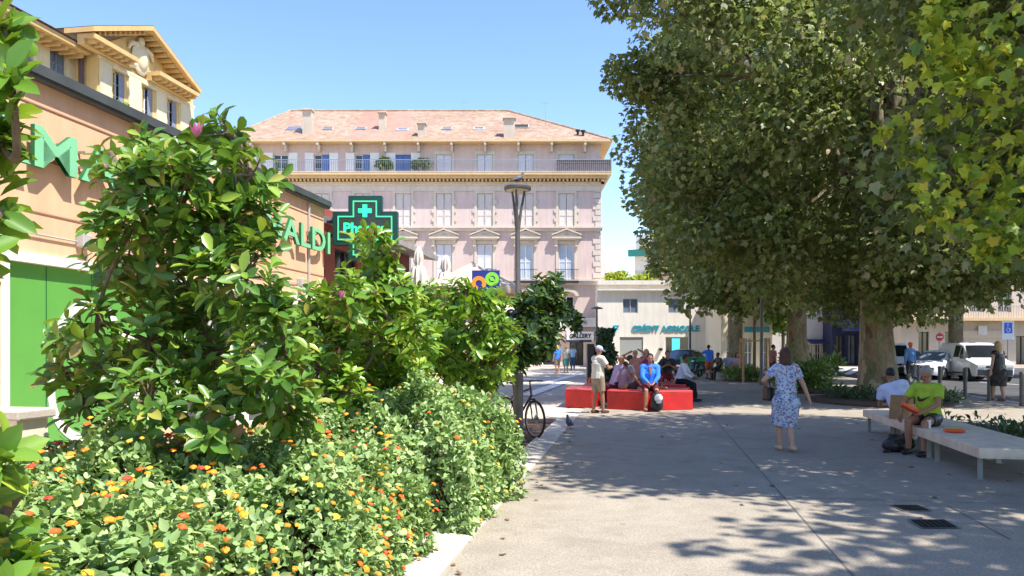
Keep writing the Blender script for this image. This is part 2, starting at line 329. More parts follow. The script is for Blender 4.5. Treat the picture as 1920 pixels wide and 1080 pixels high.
def leaves(name, T, pos, axis, nrm, size, mats, parent=None, smooth=True, label=None):
    V, Fc = T; n = len(pos); k = len(V); y = unit(axis); x = unit(np.cross(y, nrm)); z = np.cross(x, y)
    s = size[:, None, None]
    co = pos[:, None, :]+s*(V[None, :, 0, None]*x[:, None, :]+V[None, :, 1, None]*y[:, None, :]+V[None, :, 2, None]*z[:, None, :])
    me = bpy.data.meshes.new(name); me.vertices.add(n*k); me.vertices.foreach_set('co', co.reshape(-1).astype(np.float32))
    fl = np.array([i for f in Fc for i in f]); L = len(fl); tot = np.array([len(f) for f in Fc])
    me.loops.add(n*L); me.loops.foreach_set('vertex_index', (np.arange(n)[:, None]*k+fl[None]).reshape(-1).astype(np.int32))
    st = np.concatenate([[0], np.cumsum(tot)[:-1]])
    me.polygons.add(n*len(Fc)); me.polygons.foreach_set('loop_start', (np.arange(n)[:, None]*L+st[None]).reshape(-1).astype(np.int32))
    me.update(calc_edges=True)
    for m in (mats if isinstance(mats, (list, tuple)) else [mats]): me.materials.append(m)
    return part(name, me, parent, label=label)
def rnd_dirs(rng, n): return unit(rng.normal(size=(n, 3)))
# ================================================================== THE SETTING
def sheet(name, poly, z, mat, kind='structure'):
    mb = MB(); mb.add([(x, y, z) for x, y in poly], [list(range(len(poly)))]); o = mb.build(name, mat)
    return tag(o, kind=kind)
def sline(c, Y): return (c+.163*Y, Y)          # a point on a line that runs with the street, c = offset at Y = 0
sheet('ground', [(-900, -300), (900, -300), (900, 1200), (-900, 1200)], -.02, m_pave)
sheet('plaza', [sline(-1.42, -12), sline(10.95, -12), sline(10.95, 41), sline(-1.42, 41)], 0, m_plaza)
sheet('alley', [sline(-7.6, -6), sline(-4.2, -6), sline(-4.2, 41), sline(-7.6, 41)], -.008, m_pave)
sheet('forecourt', [(-14, 41), (17.6, 41), (15, 62), (-14, 62)], -.004, m_pave)
sheet('planting_bed', [sline(-4.2, -3), sline(-1.80, -3), sline(-1.80, 17.5), sline(-4.2, 17.5)], .01, m_soil)
sheet('road', [sline(11.25, -30), (60, -30), (60, 60), sline(11.25, 60)], -.012, m_asph)
k = MB()
k.add([(*sline(-1.80, -3), .0), (*sline(-1.42, -3), 0), (*sline(-1.42, 17.5), 0), (*sline(-1.80, 17.5), 0), (*sline(-1.80, -3), .06), (*sline(-1.42, -3), .012), (*sline(-1.42, 17.5), .012), (*sline(-1.80, 17.5), .03)],
      [(4, 5, 6, 7), (0, 1, 5, 4), (1, 2, 6, 5), (3, 0, 4, 7)])
tag(k.build('kerb', m_kerb), kind='structure')
k = MB()
for j in range(0, 36):
    y0 = -10+j*2.0; a = sline(10.95, y0+.01); b = sline(11.25, y0+.01); c = sline(11.25, y0+1.99); d = sline(10.95, y0+1.99)
    k.add([(*a, -.02), (*b, -.02), (*c, -.02), (*d, -.02), (*a, .02), (*b, .02), (*c, .02), (*d, .02)], [(4, 5, 6, 7), (0, 1, 5, 4), (1, 2, 6, 5), (2, 3, 7, 6), (3, 0, 4, 7)])
tag(k.build('kerb', m_kerbg), kind='structure')
def joint_line(p, q, w=.016, z=.004):
    p = Vector((*p, z)); q = Vector((*q, z)); d = (q-p).normalized(); n = Vector((-d.y, d.x, 0))*w/2
    return [p-n, q-n, q+n, p+n]
k = MB()
gA = G(1330, 775); gB = G(1600, 1080); dd = (gA-gB).normalized(); k.add(joint_line((gB-dd*6).xy, (gA+dd*0).xy), [(0, 1, 2, 3)])
gA = G(1780, 950); gB = G(1895, 1012); k.add(joint_line(gA.xy, gB.xy), [(0, 1, 2, 3)])
for yy in (5.05, 8.9, 19.7, 29): k.add(joint_line(sline(-1.42, yy), (sline(10.9, yy)[0], yy-2.0), .012), [(0, 1, 2, 3)])
tag(k.build('paving_joints', m_joint), kind='structure')
# pale bands in the forecourt and painted lines on the road
k = MB()
for (a, b) in (((985, 742), (1062, 715)), ((1010, 722), (1090, 700))):
    k.add(joint_line(G(*a).xy, G(*b).xy, .5, .006), [(0, 1, 2, 3)])
tag(k.build('paving_band', m_white), kind='structure')
k = MB(); k.add(joint_line(G(1700, 706).xy, G(1925, 722).xy, .16, -.006), [(0, 1, 2, 3)])
for j in range(5): k.add(joint_line(G(1560+j*26, 702).xy, G(1590+j*26, 690).xy, .5, -.006), [(0, 1, 2, 3)])
tag(k.build('road_markings', m_white), kind='structure')
rng = np.random.default_rng(404); n = 260; yy = rng.uniform(3.5, 34, n); uu = -1.3+12*rng.beta(1.5, 1.0, n); pos = np.stack([uu+.163*yy, yy, np.full(n, .012)], 1)
near = rng.uniform(0, 1, n) < .35; pos[near, 0] = rng.uniform(-1.3, -.2, near.sum())*.5-.9+.163*pos[near, 1]
m_lit = islandmat('dry leaves', [(0, (.22, .12, .05)), (.4, (.30, .19, .07)), (.7, (.16, .10, .05)), (.88, (.34, .30, .08))])
lt = leaves('fallen_leaves', T_PLA, pos, unit(rng.normal(size=(n, 3))*np.array([1, 1, .1])), unit(rng.normal(size=(n, 3))*.25+np.array([0, 0, 1])), rng.uniform(.03, .075, n), m_lit)
tag(lt, kind='stuff')
# drain covers
for (q, lab) in (([(1700, 975), (1772, 975), (1801, 992), (1727, 992)], 'dark cast iron drain cover in the plaza, the larger and nearer one'),
                 ([(1668, 948), (1722, 948), (1748, 959), (1692, 959)], 'dark iron drain cover half lost in dappled shade behind the nearer cover')):
    t = thing('drain_cover', lab, 'drain cover', G(*q[0])); c0 = G(*q[0]); pts = [G(*a)-c0 for a in q]
    e1 = pts[1]-pts[0]; e2 = pts[3]-pts[0]; f = MB()
    def qd(a0, a1, b0, b1, z): return [pts[0]+e1*u+e2*v+Vector((0, 0, z)) for u, v in ((a0, b0), (a1, b0), (a1, b1), (a0, b1))]
    f.add(qd(0, 1, 0, 1, .008), [(0, 1, 2, 3)]); f.build('cover_frame', m_steel, t)
    f = MB(); f.add(qd(.06, .94, .06, .94, .011), [(0, 1, 2, 3)]); f.build('cover_plate', m_rubber, t)
    f = MB()
    for i in range(6): f.add(qd(.1+i*.14, .18+i*.14, .12, .88, .016), [(0, 1, 2, 3)])
    f.build('cover_ribs', m_black, t)

# ------------------------------------------------------------------ facades: x along, facing -y, z up
def facade(mb, x0, x1, z0, z1, ops, dep=.22, mi=0, y=0):
    xs = sorted({x0, x1, *[o[0] for o in ops], *[o[1] for o in ops]}); zs = sorted({z0, z1, *[o[2] for o in ops], *[o[3] for o in ops]})
    for i in range(len(xs)-1):
        for j in range(len(zs)-1):
            cx, cz = (xs[i]+xs[i+1])/2, (zs[j]+zs[j+1])/2
            if any(o[0] < cx < o[1] and o[2] < cz < o[3] for o in ops): continue
            mb.add([(xs[i], y, zs[j]), (xs[i+1], y, zs[j]), (xs[i+1], y, zs[j+1]), (xs[i], y, zs[j+1])], [(0, 1, 2, 3)], mi)
    for a, b, c, d in ops:
        mb.add([(a, y, c), (b, y, c), (b, y, d), (a, y, d), (a, y+dep, c), (b, y+dep, c), (b, y+dep, d), (a, y+dep, d)], [(0, 4, 5, 1), (1, 5, 6, 2), (2, 6, 7, 3), (3, 7, 4, 0)], mi)
def window(parent, x, z0, z1, w, y=.16, mat=None, glass=None, bars=2, name='window'):
    """frame + panes, centred on x"""
    mat = mat or m_offw; t = .05
    f = MB(); f.box(x-w/2, x-w/2+t, y-.03, y+.05, z0, z1); f.box(x+w/2-t, x+w/2, y-.03, y+.05, z0, z1)
    f.box(x-w/2+t, x+w/2-t, y-.03, y+.05, z0, z0+t); f.box(x-w/2+t, x+w/2-t, y-.03, y+.05, z1-t, z1)
    f.box(x-.035, x+.035, y-.045, y+.05, z0+t, z1-t)
    for j in range(bars):
        zz = z0+(z1-z0)*(j+1)/(bars+1); f.box(x-w/2+t, x-.035, y-.02, y+.04, zz-.02, zz+.02); f.box(x+.035, x+w/2-t, y-.02, y+.04, zz-.02, zz+.02)
    o = f.build(name, mat, parent)
    g = MB(); g.box(x-w/2+.01, x+w/2-.01, y+.01, y+.03, z0+.01, z1-.01); g.build('pane', glass or m_glass, o)
    return o
def shutters(parent, x, z0, z1, w, mat, y=.03, gap=.04, names='shutter'):
    for s in (-1, 1):
        b = MB(); xa, xb = sorted((x+s*gap/2, x+s*w/2)); n = 3
        b.box(xa, xb, y, y+.045, z0, z1)
        for j in range(n+1):
            zz = z0+(z1-z0)*j/n; b.box(xa+.01, xb-.01, y-.02, y-.001, max(z0, zz-.05)+.001, min(z1, zz+.05)-.001)
        for xx in (xa, xb-.05): b.box(xx, xx+.05, y-.022, y-.0015, z0+.002, z1-.002)
        b.build(names, mat, parent)

# ================================================================== PINK APARTMENT BUILDING, 62 m away
YP = 62.0; sp = YP/F
def pz(py): return EYE+(HZ-py)*sp
def px_(px): return (px-960)*sp
PB = thing('apartment_building', 'long pink stucco apartment block with terracotta hipped roof and wrought iron balcony', 'building', (px_(1126), YP, 0))
def lx(px): return px_(px)-px_(1126)
XL = lx(440); cols = [1062-76.5*k for k in range(9)]
ops = []
H3 = (pz(424), pz(363)); H2 = (pz(524), pz(458)); HA = (pz(330)+.05, pz(290)); H1 = (pz(592), pz(556)); 
for c in cols:
    ops.append((lx(c)-.62, lx(c)+.62, H3[0], H3[1])); ops.append((lx(c)-.62, lx(c)+.62, H2[0], H2[1]))
    ops.append((lx(c)-.6, lx(c)+.6, H1[0], H1[1]))
    ops.append((lx(c)-.62, lx(c)+.62, HA[0], HA[1]))
shop = [(lx(1068), lx(1094), 0.12, pz(640)), (lx(985), lx(1050), .12, pz(634)), (lx(880), lx(965), .12, pz(634)), (lx(760), lx(860), .12, pz(634))]
b = MB(); facade(b, XL, 0, 0, pz(268), ops+shop, .3); zt = pz(268)
b.add([(0, 0, 0), (0, 15, 0), (0, 15, zt), (0, 0, zt)], [(0, 1, 2, 3)]); b.add([(XL, 0, 0), (XL, 15, 0), (XL, 15, zt), (XL, 0, zt)], [(3, 2, 1, 0)])
b.add([(XL, 15, 0), (0, 15, 0), (0, 15, zt), (XL, 15, zt)], [(3, 2, 1, 0)])
b.add([(XL+.3, .32, 0), (-.3, .32, 0), (-.3, .32, zt), (XL+.3, .32, zt)], [(0, 1, 2, 3)], 1)
b.build('wall', [m_pink, m_dark], PB)
# quoins on the corner, in two tones of trim
b = MB(); z = .3; i = 0
while z < pz(345)-.5:
    if not (pz(436) < z+.4 and z < pz(426)): b.box(-(.62 if i % 2 else .42), .05, -.06, .0, z, z+.4); b.box(.0, .05, 0, .62 if i % 2 else .4, z, z+.4)
    z += .46; i += 1
b.build('corner_quoins', m_stonecol, PB)
b = MB()
for py, hh, d in ((430, .32, .22), (530, .42, .32), (352, .55, .12), (632, .2, .2)):
    b.box(XL, .12, -d, -.001, pz(py)-hh/2, pz(py)+hh/2); b.box(XL, .2, -d-.12, -d-.001, pz(py)+hh/2-.1, pz(py)+hh/2+.02)
b.build('string_course', m_stonecol, PB)
b = MB(); zc = pz(346)
b.box(XL, .28, -.30, -.001, zc, zc+.16); b.box(XL, .5, -.62, -.001, zc+.40, zc+.62); b.box(XL, .78, -.88, -.001, zc+.62, zc+.80)
x = XL+.1
while x < .4: b.box(x, x+.14, -.5, -.001, zc+.19, zc+.37); x += .31
b.box(.001, .28, -.30, 15, zc, zc+.16); b.box(.001, .78, 0, 15, zc+.62, zc+.80)
b.build('cornice', m_ochre, PB)
zb = zc+.80
# balcony railing of the top floor
BL = MB(); BL.box(XL, .80, -.9, .0, zb+.001, zb+.06); bal = BL.build('balcony', m_stonecol, PB)
r = MB(); r.box(XL, .80, -.86, -.82, zb+.98, zb+1.03); r.box(XL, .80, -.85, -.83, zb+.14, zb+.17); r.box(.76, .80, -.82, 6, zb+.98, zb+1.03); r.box(XL, .80, -.85, -.83, zb+.80, zb+.82)
x = XL
while x < .8: r.box(x, x+.022, -.85, -.83, zb+.06, zb+.98); x += .16
for q in range(36): r.box(.77, .79, -.8+q*.18, -.78+q*.18, zb+.06, zb+.98)
r.build('balcony_railing', m_steel, PB)
r = MB(); r.box(lx(1042), .74, -.80, -.78, zb+.08, zb+.98); r.build('privacy_screen', M('brown reed screen', (.17, .12, .12), .8, .3, 8), PB)
# windows
def surround(parent, x, z0, z1, w, blocks=True, ped=False):
    s = MB(); s.box(x-w/2-.22, x-w/2-.02, -.07, -.001, z0, z1); s.box(x+w/2+.02, x+w/2+.22, -.07, -.001, z0, z1)
    s.box(x-w/2-.22, x+w/2+.22, -.08, -.001, z1+.002, z1+.28); s.box(x-w/2-.32, x+w/2+.32, -.16, -.001, z0-.16, z0-.002)
    if blocks:
        n = int((z1-z0)/.36)
        for i in range(0, n, 1):
            if i % 2: s.box(x-w/2-.38, x-w/2-.222, -.07, -.001, z0+i*.36, z0+i*.36+.3); s.box(x+w/2+.222, x+w/2+.38, -.07, -.001, z0+i*.36, z0+i*.36+.3)
    if ped:
        zz = z1+.30; hw = w/2+.55
        s.box(x-hw, x+hw, -.42, -.001, zz+.12, zz+.26); s.box(x-hw+.12, x+hw-.12, -.3, -.001, zz, zz+.118)
        for sg in (-1, 1):
            s.box(*sorted((x+sg*(hw-.2), x+sg*(hw-.45))), -.24, -.075, zz-.5, zz-.002)
        pts = [(x-hw, zz+.262), (x+hw, zz+.262), (x+hw, zz+.36), (x, zz+.82), (x-hw, zz+.36)]
        s.prism(pts, -.22, -.001, 0, 'y')
        up = MB()
        for sg in (-1, 1):
            up.prism([(x+sg*(hw+.04), zz+.37), (x+sg*(hw+.04), zz+.47), (x, zz+.94), (x, zz+.83)][::sg], -.42, -.001, 0, 'y')
        up.build('window_pediment', m_stonecol, parent)
        dk = MB(); dk.prism([(x-.35, zz+.38), (x+.35, zz+.38), (x, zz+.6)], -.225, -.2205, 0, 'y'); dk.build('pediment_relief', m_greyb, parent)
    return s.build('window_surround', m_cream, parent)
for i, c in enumerate(cols):
    x = lx(c)
    surround(PB, x, H3[0], H3[1], 1.24); shutters(PB, x, H3[0]+.02, H3[1]-.02, 1.2, m_shut)
    surround(PB, x, H2[0], H2[1], 1.24, False, True)
    if i in (0, 1):
        window(PB, x, H2[0]+.01, H2[1]-.01, 1.2, .12, m_white, m_curt, 1)
    else: shutters(PB, x, H2[0]+.02, H2[1]-.02, 1.2, m_shutw)
    window(PB, x, H1[0], H1[1], 1.18, .12, m_white, m_glass, 1)
    ar = MB(); pts = []
    for q in range(13):
        a = math.pi*q/12; pts.append((x+math.cos(a)*1.0, H1[1]+.02+math.sin(a)*.62))
    inn = [(x+(p[0]-x)*.72, H1[1]+.02+(p[1]-H1[1]-.02)*.6) for p in pts][::-1]
    for q in range(12):
        A, B_, C, D = pts[q], pts[q+1], inn[11-q], inn[12-q]
        ar.prism([A, B_, C, D][::-1], -.3, -.001, 0, 'y')
    ar.build('window_arch', m_cream, PB)
    if 0 < i < 4:
        surround(PB, x, HA[0], HA[1], 1.24, False); shutters(PB, x, HA[0]+.02, HA[1]-.02, 1.2, m_shutw)
    elif i == 0:
        surround(PB, x, HA[0], HA[1], 1.24, False); rs = MB(); rs.box(x-.6, x+.6, .05, .1, HA[0], HA[1]); rs.build('roller_blind', m_shutw, PB)
    elif i in (4,):
        shutters(PB, x, HA[0]+.02, HA[1]-.02, 1.2, m_shutb)
    else:
        window(PB, x, HA[0], HA[1], 1.2, .16, m_white)
        if i < 7:
            sh = MB(); sh.box(x+.02, x+.6, .03, .075, HA[0]+.02, HA[1]-.02); sh.build('shutter', m_shutb, PB)
    if i >= 4:
        pn = MB()
        for s in (-1, 1): pn.box(*sorted((x+s*.64, x+s*1.35)), -.04, -.001, HA[0], HA[1]+.15)
        pn.build('wall_panel', m_white, PB)
# small balcony rails of the second floor
for i in (0, 1, 2):
    x = lx(cols[i]); r = MB(); r.box(x-.95, x+.95, -.5, -.001, H2[0]-.30, H2[0]-.17)
    for q in range(15): r.box(x-.93+q*.13, x-.915+q*.13, -.49, -.475, H2[0]-.17, H2[0]+.75)
    r.box(x-.95, x+.95, -.5, -.465, H2[0]+.75, H2[0]+.79); r.build('window_railing', m_black, PB)
# eave brackets and roof
b = MB(); ze = pz(268)
for k_ in range(12):
    x = lx(1096-62*k_)
    if x > XL: b = MB(); b.box(x-.09, x+.09, -.9, -.001, ze-.35, ze-.05); b.box(x-.09, x+.09, -.45, -.001, ze-.8, ze-.351); b.build('eave_bracket', m_cream, PB)
zr = EYE+(HZ-208)*69.5/F; ex, ey, exl = .85, -.95, XL-.7
rx1 = (952-960)/F*69.5-PB.location.x; rx0 = (545-960)/F*69.5-PB.location.x
b = MB(); A = (exl, ey, ze); B_ = (ex, ey, ze); C = (ex, 16, ze); D = (exl, 16, ze); E = (rx0, 7.5, zr); F_ = (rx1, 7.5, zr)
split0, split1 = .34, .56
def lerp(a, c, t): return tuple(a[i]+(c[i]-a[i])*t for i in range(3))
m0, m1 = lerp(E, F_, split0), lerp(E, F_, split1); e0, e1_ = (m0[0], ey, ze), (m1[0]+.8, ey, ze)
b.add([A, e0, m0, E], [(0, 1, 2, 3)], 0); b.add([e0, e1_, m1, m0], [(0, 1, 2, 3)], 1); b.add([e1_, B_, F_, m1], [(0, 1, 2, 3)], 0)
b.add([B_, C, F_], [(0, 1, 2)], 0); b.add([C, D, E, F_], [(0, 1, 2, 3)], 0); b.add([D, A, E], [(0, 1, 2)], 0)
b.add([(exl, ey, ze-.12), (ex, ey, ze-.12), (ex, 16, ze-.12), (exl, 16, ze-.12)], [(3, 2, 1, 0)], 2)
b.add([A, B_, (ex, ey, ze-.12), (exl, ey, ze-.12)], [(3, 2, 1, 0)], 2); b.add([B_, C, (ex, 16, ze-.12), (ex, ey, ze-.12)], [(3, 2, 1, 0)], 2)
roof = b.build('roof', [m_tile, m_tile2, m_ochre], PB)
rd = MB(); rd.tube([E, F_], .13, 8); rd.tube([F_, B_], .12, 8); rd.tube([E, A], .12, 8); rd.build('ridge_tiles', m_tile, roof)
slope = (zr-ze)/(7.5-ey)
def onroof(px, py):      # point of the front slope seen at this pixel
    # plane: z = ze + slope*(y-ey) in local y
    a = (HZ-py)/F; Y = (ze-EYE-slope*(ey+YP))/(a-slope); return Vector(((px-960)/F*Y-PB.location.x, Y-YP, EYE+a*Y))
for px, py, wd, hh, rough in ((575, 252, .75, 2.0, 0), (716, 244, .55, 1.45, 0), (790, 257, .6, 1.1, 0), (955, 259, .9, 1.6, 0)):
    p = onroof(px, py); c = MB(); c.box(p.x-wd/2, p.x+wd/2, p.y+.1, p.y+.8, p.z-.05, p.z+hh); c.box(p.x-wd/2-.08, p.x+wd/2+.08, p.y-.08, p.y+.88, p.z+hh+.001, p.z+hh+.12)
    ch = c.build('chimney', m_beige, roof)
for px, py in ((1084, 256), (1094, 257), (578, 225)):
    p = onroof(px, py); c = MB(); c.tube([(p.x, p.y+.3, p.z-.3), (p.x, p.y+.3, p.z+.5)], .1, 8); c.tube([(p.x, p.y+.3, p.z+.5), (p.x, p.y+.3, p.z+.62)], .2, 8); c.build('flue', m_black, roof)
for px, py, wd, hh, mt in ((552, 242, 1.2, .75, m_glassb), (615, 242, .75, .55, m_glassb), (677, 242, .75, .5, m_glassb), (755, 244, .8, .4, m_white), (838, 242, .7, .55, m_glassb), (898, 242, .75, .55, m_white), (978, 238, 1.1, .8, m_dark)):
    p = onroof(px, py); nrm = Vector((0, -slope, 1)).normalized(); ux = Vector((1, 0, 0)); uy = nrm.cross(ux)
    M3 = Matrix((ux, uy, nrm)).transposed(); c = MB(); c.obox(p+nrm*.04, (wd+.14, hh+.14, .12), M3); o = c.build('skylight', m_greyb if mt is not m_white else m_white, roof)
    c = MB(); c.obox(p+nrm*.105, (wd, hh, .02), M3); c.build('skylight_pane', mt if mt is not m_white else m_glassb, o)
for px, py, h in ((870, 210, 1.3), (1023, 232, 2.2)):
    p = onroof(px, py+6); c = MB(); c.tube([p, p+Vector((0, 0, h))], .02, 5); c.box(p.x-.3, p.x+.3, p.y-.01, p.y+.01, p.z+h*.9, p.z+h*.9+.02); c.build('aerial', m_steel, roof)
# balcony plants stand on the balcony
def leafball(name, T, c, rad, n, size, mat, seed, parent=None, up=.3):
    rng = np.random.default_rng(seed); d = rnd_dirs(rng, n); pos = np.array(c)+d*np.array(rad)*rng.uniform(.35, 1, (n, 1))
    return leaves(name, T, pos, unit(rnd_dirs(rng, n)+d*.6), unit(d+rnd_dirs(rng, n)*.7+np.array([0, 0, up])), size*rng.uniform(.7, 1.25, n), mat, parent)
for px, wd, lab in ((722, .7, 'small dark potted shrub beside an open blue shutter on the top balcony'), (790, .95, 'wider leafy potted plant right of the blue shutters on the top balcony')):
    t = thing('potted_plant', lab, 'potted plant', (px_(px), YP-.45, zb+.06), 0, 'pots on the top balcony')
    p = MB(); p.lathe([(.16, 0), (.24, .35), (.26, .38)], n=12); p.build('pot', m_tile2, t); leafball('foliage', T_PLS, (0, 0, .7), (wd, .35, .5), 260, .22, m_magd, int(px), t)
# ground floor shop with fascia, AC unit, downpipe
b = MB(); b.box(lx(1062), lx(1112), -.5, -.002, pz(640), pz(622)); b.build('shop_fascia', m_white, PB)
b = MB(); b.box(lx(1060), lx(1108), -.54, -.5-.001, pz(641.5), pz(637.5)); b.build('fascia_band', m_navy, PB)
tx = text_mesh('GALLERY', .36, m_dark, .015, 1.75, .012); part('shop_lettering', tx, PB, (lx(1067), -.52, pz(634)), (R(90), 0, 0))
b = MB(); b.box(lx(1050), lx(1112), -.55, -.002, .001, .12); b.build('doorstep', m_kerbg, PB)
window(PB, lx(1081), .13, pz(641), lx(1093)-lx(1069), .2, m_black, m_glass, 0, 'shop_door')
for a, c in ((985, 1050), (880, 965), (760, 860)): window(PB, lx((a+c)/2), .13, pz(635), lx(c)-lx(a)-.02, .2, m_white, m_glass, 0, 'shop_window')
b = MB(); b.box(lx(1085), lx(1117), -.55, -.15, pz(613), pz(596)); ac = b.build('air_conditioner', m_offw, PB, bevel=.02)
b = MB(); b.tube([(lx(1095), -.551, pz(604.5)), (lx(1095), -.575, pz(604.5))], .24, 16); b.build('fan_grille', m_greyb, ac)
b = MB(); b.tube([(lx(1118), -.1, .1), (lx(1118), -.1, pz(535))], .06, 8); b.build('downpipe', m_greyb, PB)

# ================================================================== BANK
YB = 60.5; sb = YB/F
BK = thing('bank_building', 'low ivory two storey bank branch with teal lettering and square windows', 'building', ((1120-960)*sb, YB, 0))
def bz(py): return EYE+(HZ-py)*sb
def bx(px): return (px-1120)*sb
X1 = bx(1350); ops = [(bx(1168), bx(1196), bz(587), bz(560)), (bx(1253), bx(1283), bz(587), bz(560)), (bx(1330), bx(1346), bz(587), bz(560)), (bx(1162), bx(1206), bz(672), bz(632)), (bx(1248), bx(1291), bz(672), bz(632))]
b = MB(); facade(b, 0, X1, 0, bz(534), ops, .2); zt = bz(534)
b.add([(0, 10, 0), (0, 0, 0), (0, 0, zt), (0, 10, zt)], [(0, 1, 2, 3)]); b.add([(X1, 0, 0), (X1, 10, 0), (X1, 10, zt), (X1, 0, zt)], [(0, 1, 2, 3)])
b.add([(0, .0, zt), (X1, 0, zt), (X1, 10, zt), (0, 10, zt)], [(0, 1, 2, 3)]); b.add([(.1, .22, 0), (X1-.1, .22, 0), (X1-.1, .22, zt-.1), (.1, .22, zt-.1)], [(0, 1, 2, 3)], 1)
b.build('wall', [m_bank, m_dark], BK)
b = MB(); b.box(-.0, X1+.1, -.14, -.001, bz(548), bz(545)); b.box(0, X1+.25, -.32, -.001, bz(545)+.001, bz(542)); b.box(0, X1+.2, -.2, .25, zt+.001, bz(526)); b.build('parapet', m_bank, BK)
for a, c in ((1168, 1196), (1253, 1283), (1330, 1346)): window(BK, bx((a+c)/2), bz(587), bz(560), bx(c)-bx(a), .12, m_greyb, m_glassb, 0)
b = MB(); b.box(bx(1162), bx(1206), .08, .14, bz(672), bz(632)); b.build('roller_shutter', m_roller, BK)
o = window(BK, bx(1269.5), bz(672), bz(632), bx(1291)-bx(1248), .14, m_greyb, m_glass, 0)
b = MB(); b.box(bx(1260), bx(1275), .05, .09, bz(670), bz(634)); b.build('window_screen', m_cyan, BK)
tx = text_mesh('CRÉDIT AGRICOLE', .46, m_teal, .03, (1311-1185)*sb, .02, 1.0); part('bank_lettering', tx, BK, (bx(1185), -.05, bz(621)), (R(90), 0, 0))
b = MB(); b.prism([(bx(1143), bz(624)), (bx(1154), bz(624)), (bx(1161), bz(610)), (bx(1150), bz(610))], -.1, -.001, 0, 'y'); lg = b.build('bank_emblem', m_teal, BK)
tx = text_mesh('CR', .34, m_cyan, .01, .42, .01); part('emblem_lettering', tx, lg, (bx(1147), -.112, bz(621)), (R(90), 0, 0))
b = MB(); b.tube([(bx(1343), -.1, 0), (bx(1343), -.1, bz(545))], .05, 8); b.build('downpipe', m_greyb, BK)
b = MB(); b.obox((bx(1238), -.15, bz(655)), (.25, .3, .2), Matrix.Identity(3)); b.build('wall_camera', m_black, BK)
# side wing of the bank, a little nearer
YW = 56.0; sw = YW/F
BW = thing('bank_wing', 'warm white side wing of the bank with slim glazed openings behind the staked sapling', 'building', ((1352-960)*sw, YW, 0))
def wz(py): return EYE+(HZ-py)*sw
def wx(px): return (px-1352)*sw
ops = [(wx(1362), wx(1374), .1, wz(628)), (wx(1396), wx(1410), .1, wz(632)), (wx(1424), wx(1440), .1, wz(632)), (wx(1398), wx(1438), wz(590), wz(565))]
b = MB(); facade(b, 0, wx(1448), 0, wz(540), ops, .25); zt = wz(540); b.add([(0, 6, 0), (0, 0, 0), (0, 0, zt), (0, 6, zt)], [(0, 1, 2, 3)]); b.add([(wx(1448), 0, 0), (wx(1448), 6, 0), (wx(1448), 6, zt), (wx(1448), 0, zt)], [(0, 1, 2, 3)])
b.add([(0, 0, zt), (wx(1448), 0, zt), (wx(1448), 6, zt), (0, 6, zt)], [(0, 1, 2, 3)])
b.build('wall', m_bank2, BW)
for o_ in ops: window(BW, (o_[0]+o_[1])/2, o_[2], o_[3], o_[1]-o_[0], .16, m_white, m_glassb, 1)
b = MB(); b.box(wx(1396), wx(1442), -.12, -.001, wz(623), wz(613)); b.build('sign_board', m_teal, BW)
b = MB(); b.box(-.1, wx(1450), -.3, .2, zt+.001, zt+.3); b.build('parapet', m_bank2, BW)
# buildings beyond the bank
FB = thing('apartment_building', 'distant pale block with a green awning edge rising over the bank roof', 'building', ((1190-960)/F*95, 95, 0), R(-24))
b = MB(); hh = EYE+(HZ-480)*95/F; ops = [(1.6+j*2.6, 2.6+j*2.6, hh-4.2, hh-1.2) for j in range(5)]; facade(b, 0, 15, 0, hh, ops, .3)
b.add([(0, 9, 0), (0, 0, 0), (0, 0, hh), (0, 9, hh)], [(0, 1, 2, 3)]); b.add([(0, 0, hh), (15, 0, hh), (15, 9, hh), (0, 9, hh)], [(0, 1, 2, 3)]); b.box(.0, 12, .6, 6, hh+.001, hh+2.6); b.build('wall', m_bank, FB)
for o_ in ops: window(FB, (o_[0]+o_[1])/2, o_[2], o_[3], 1.0, .2, m_shutg, m_glassb, 1)
b = MB(); b.box(-.6, 15.2, -.9, -.3, hh-.1, hh+.7); b.build('awning_edge', M('green awning', (.04, .25, .20), .7, .1), FB)
LB = thing('villa_roof', 'low pink tiled roof peeping over the bank parapet', 'building', ((1200-960)/F*80, 80, 0))
b = MB(); b.box(0, 9, 0, 8, 0, 8.6); b.build('wall', m_bank, LB)
b = MB(); b.prism([(-.5, 8.6), (9.5, 8.6), (5.5, 10.6), (4, 10.6)], -.4, 8.4, 0, 'y'); b.build('roof', m_tile, LB)
SB = thing('apartment_building', 'small sandy block squeezed behind the pink facade corner', 'building', ((1118-960)/F*90, 90, 0))
b = MB(); h = EYE+(HZ-493)*90/F; ops = [(1.0, 1.9, h-2.6, h-1.2)]; facade(b, 0, 2.2, 0, h, ops, .3); b.box(0, 2.2, .31, 8, 0, h); b.build('wall', m_bank, SB)
window(SB, 1.45, h-2.6, h-1.2, .9, .2)
# roof terrace planting
t = thing('roof_shrub', 'yellow green shrubs growing along the bank roof edge', 'shrub', ((1180-960)/F*66, 66, bz(534)))
for j in range(5): leafball('foliage', T_PLS, (-1.6+j*.85, 0, .9+.25*math.sin(j*2)), (.7, .6, .6), 260, .22, m_plane2, 90+j, t)
b = MB(); b.box(-2.4, 2.4, -.3, .3, 0, .5); b.build('planter', m_bank, t)

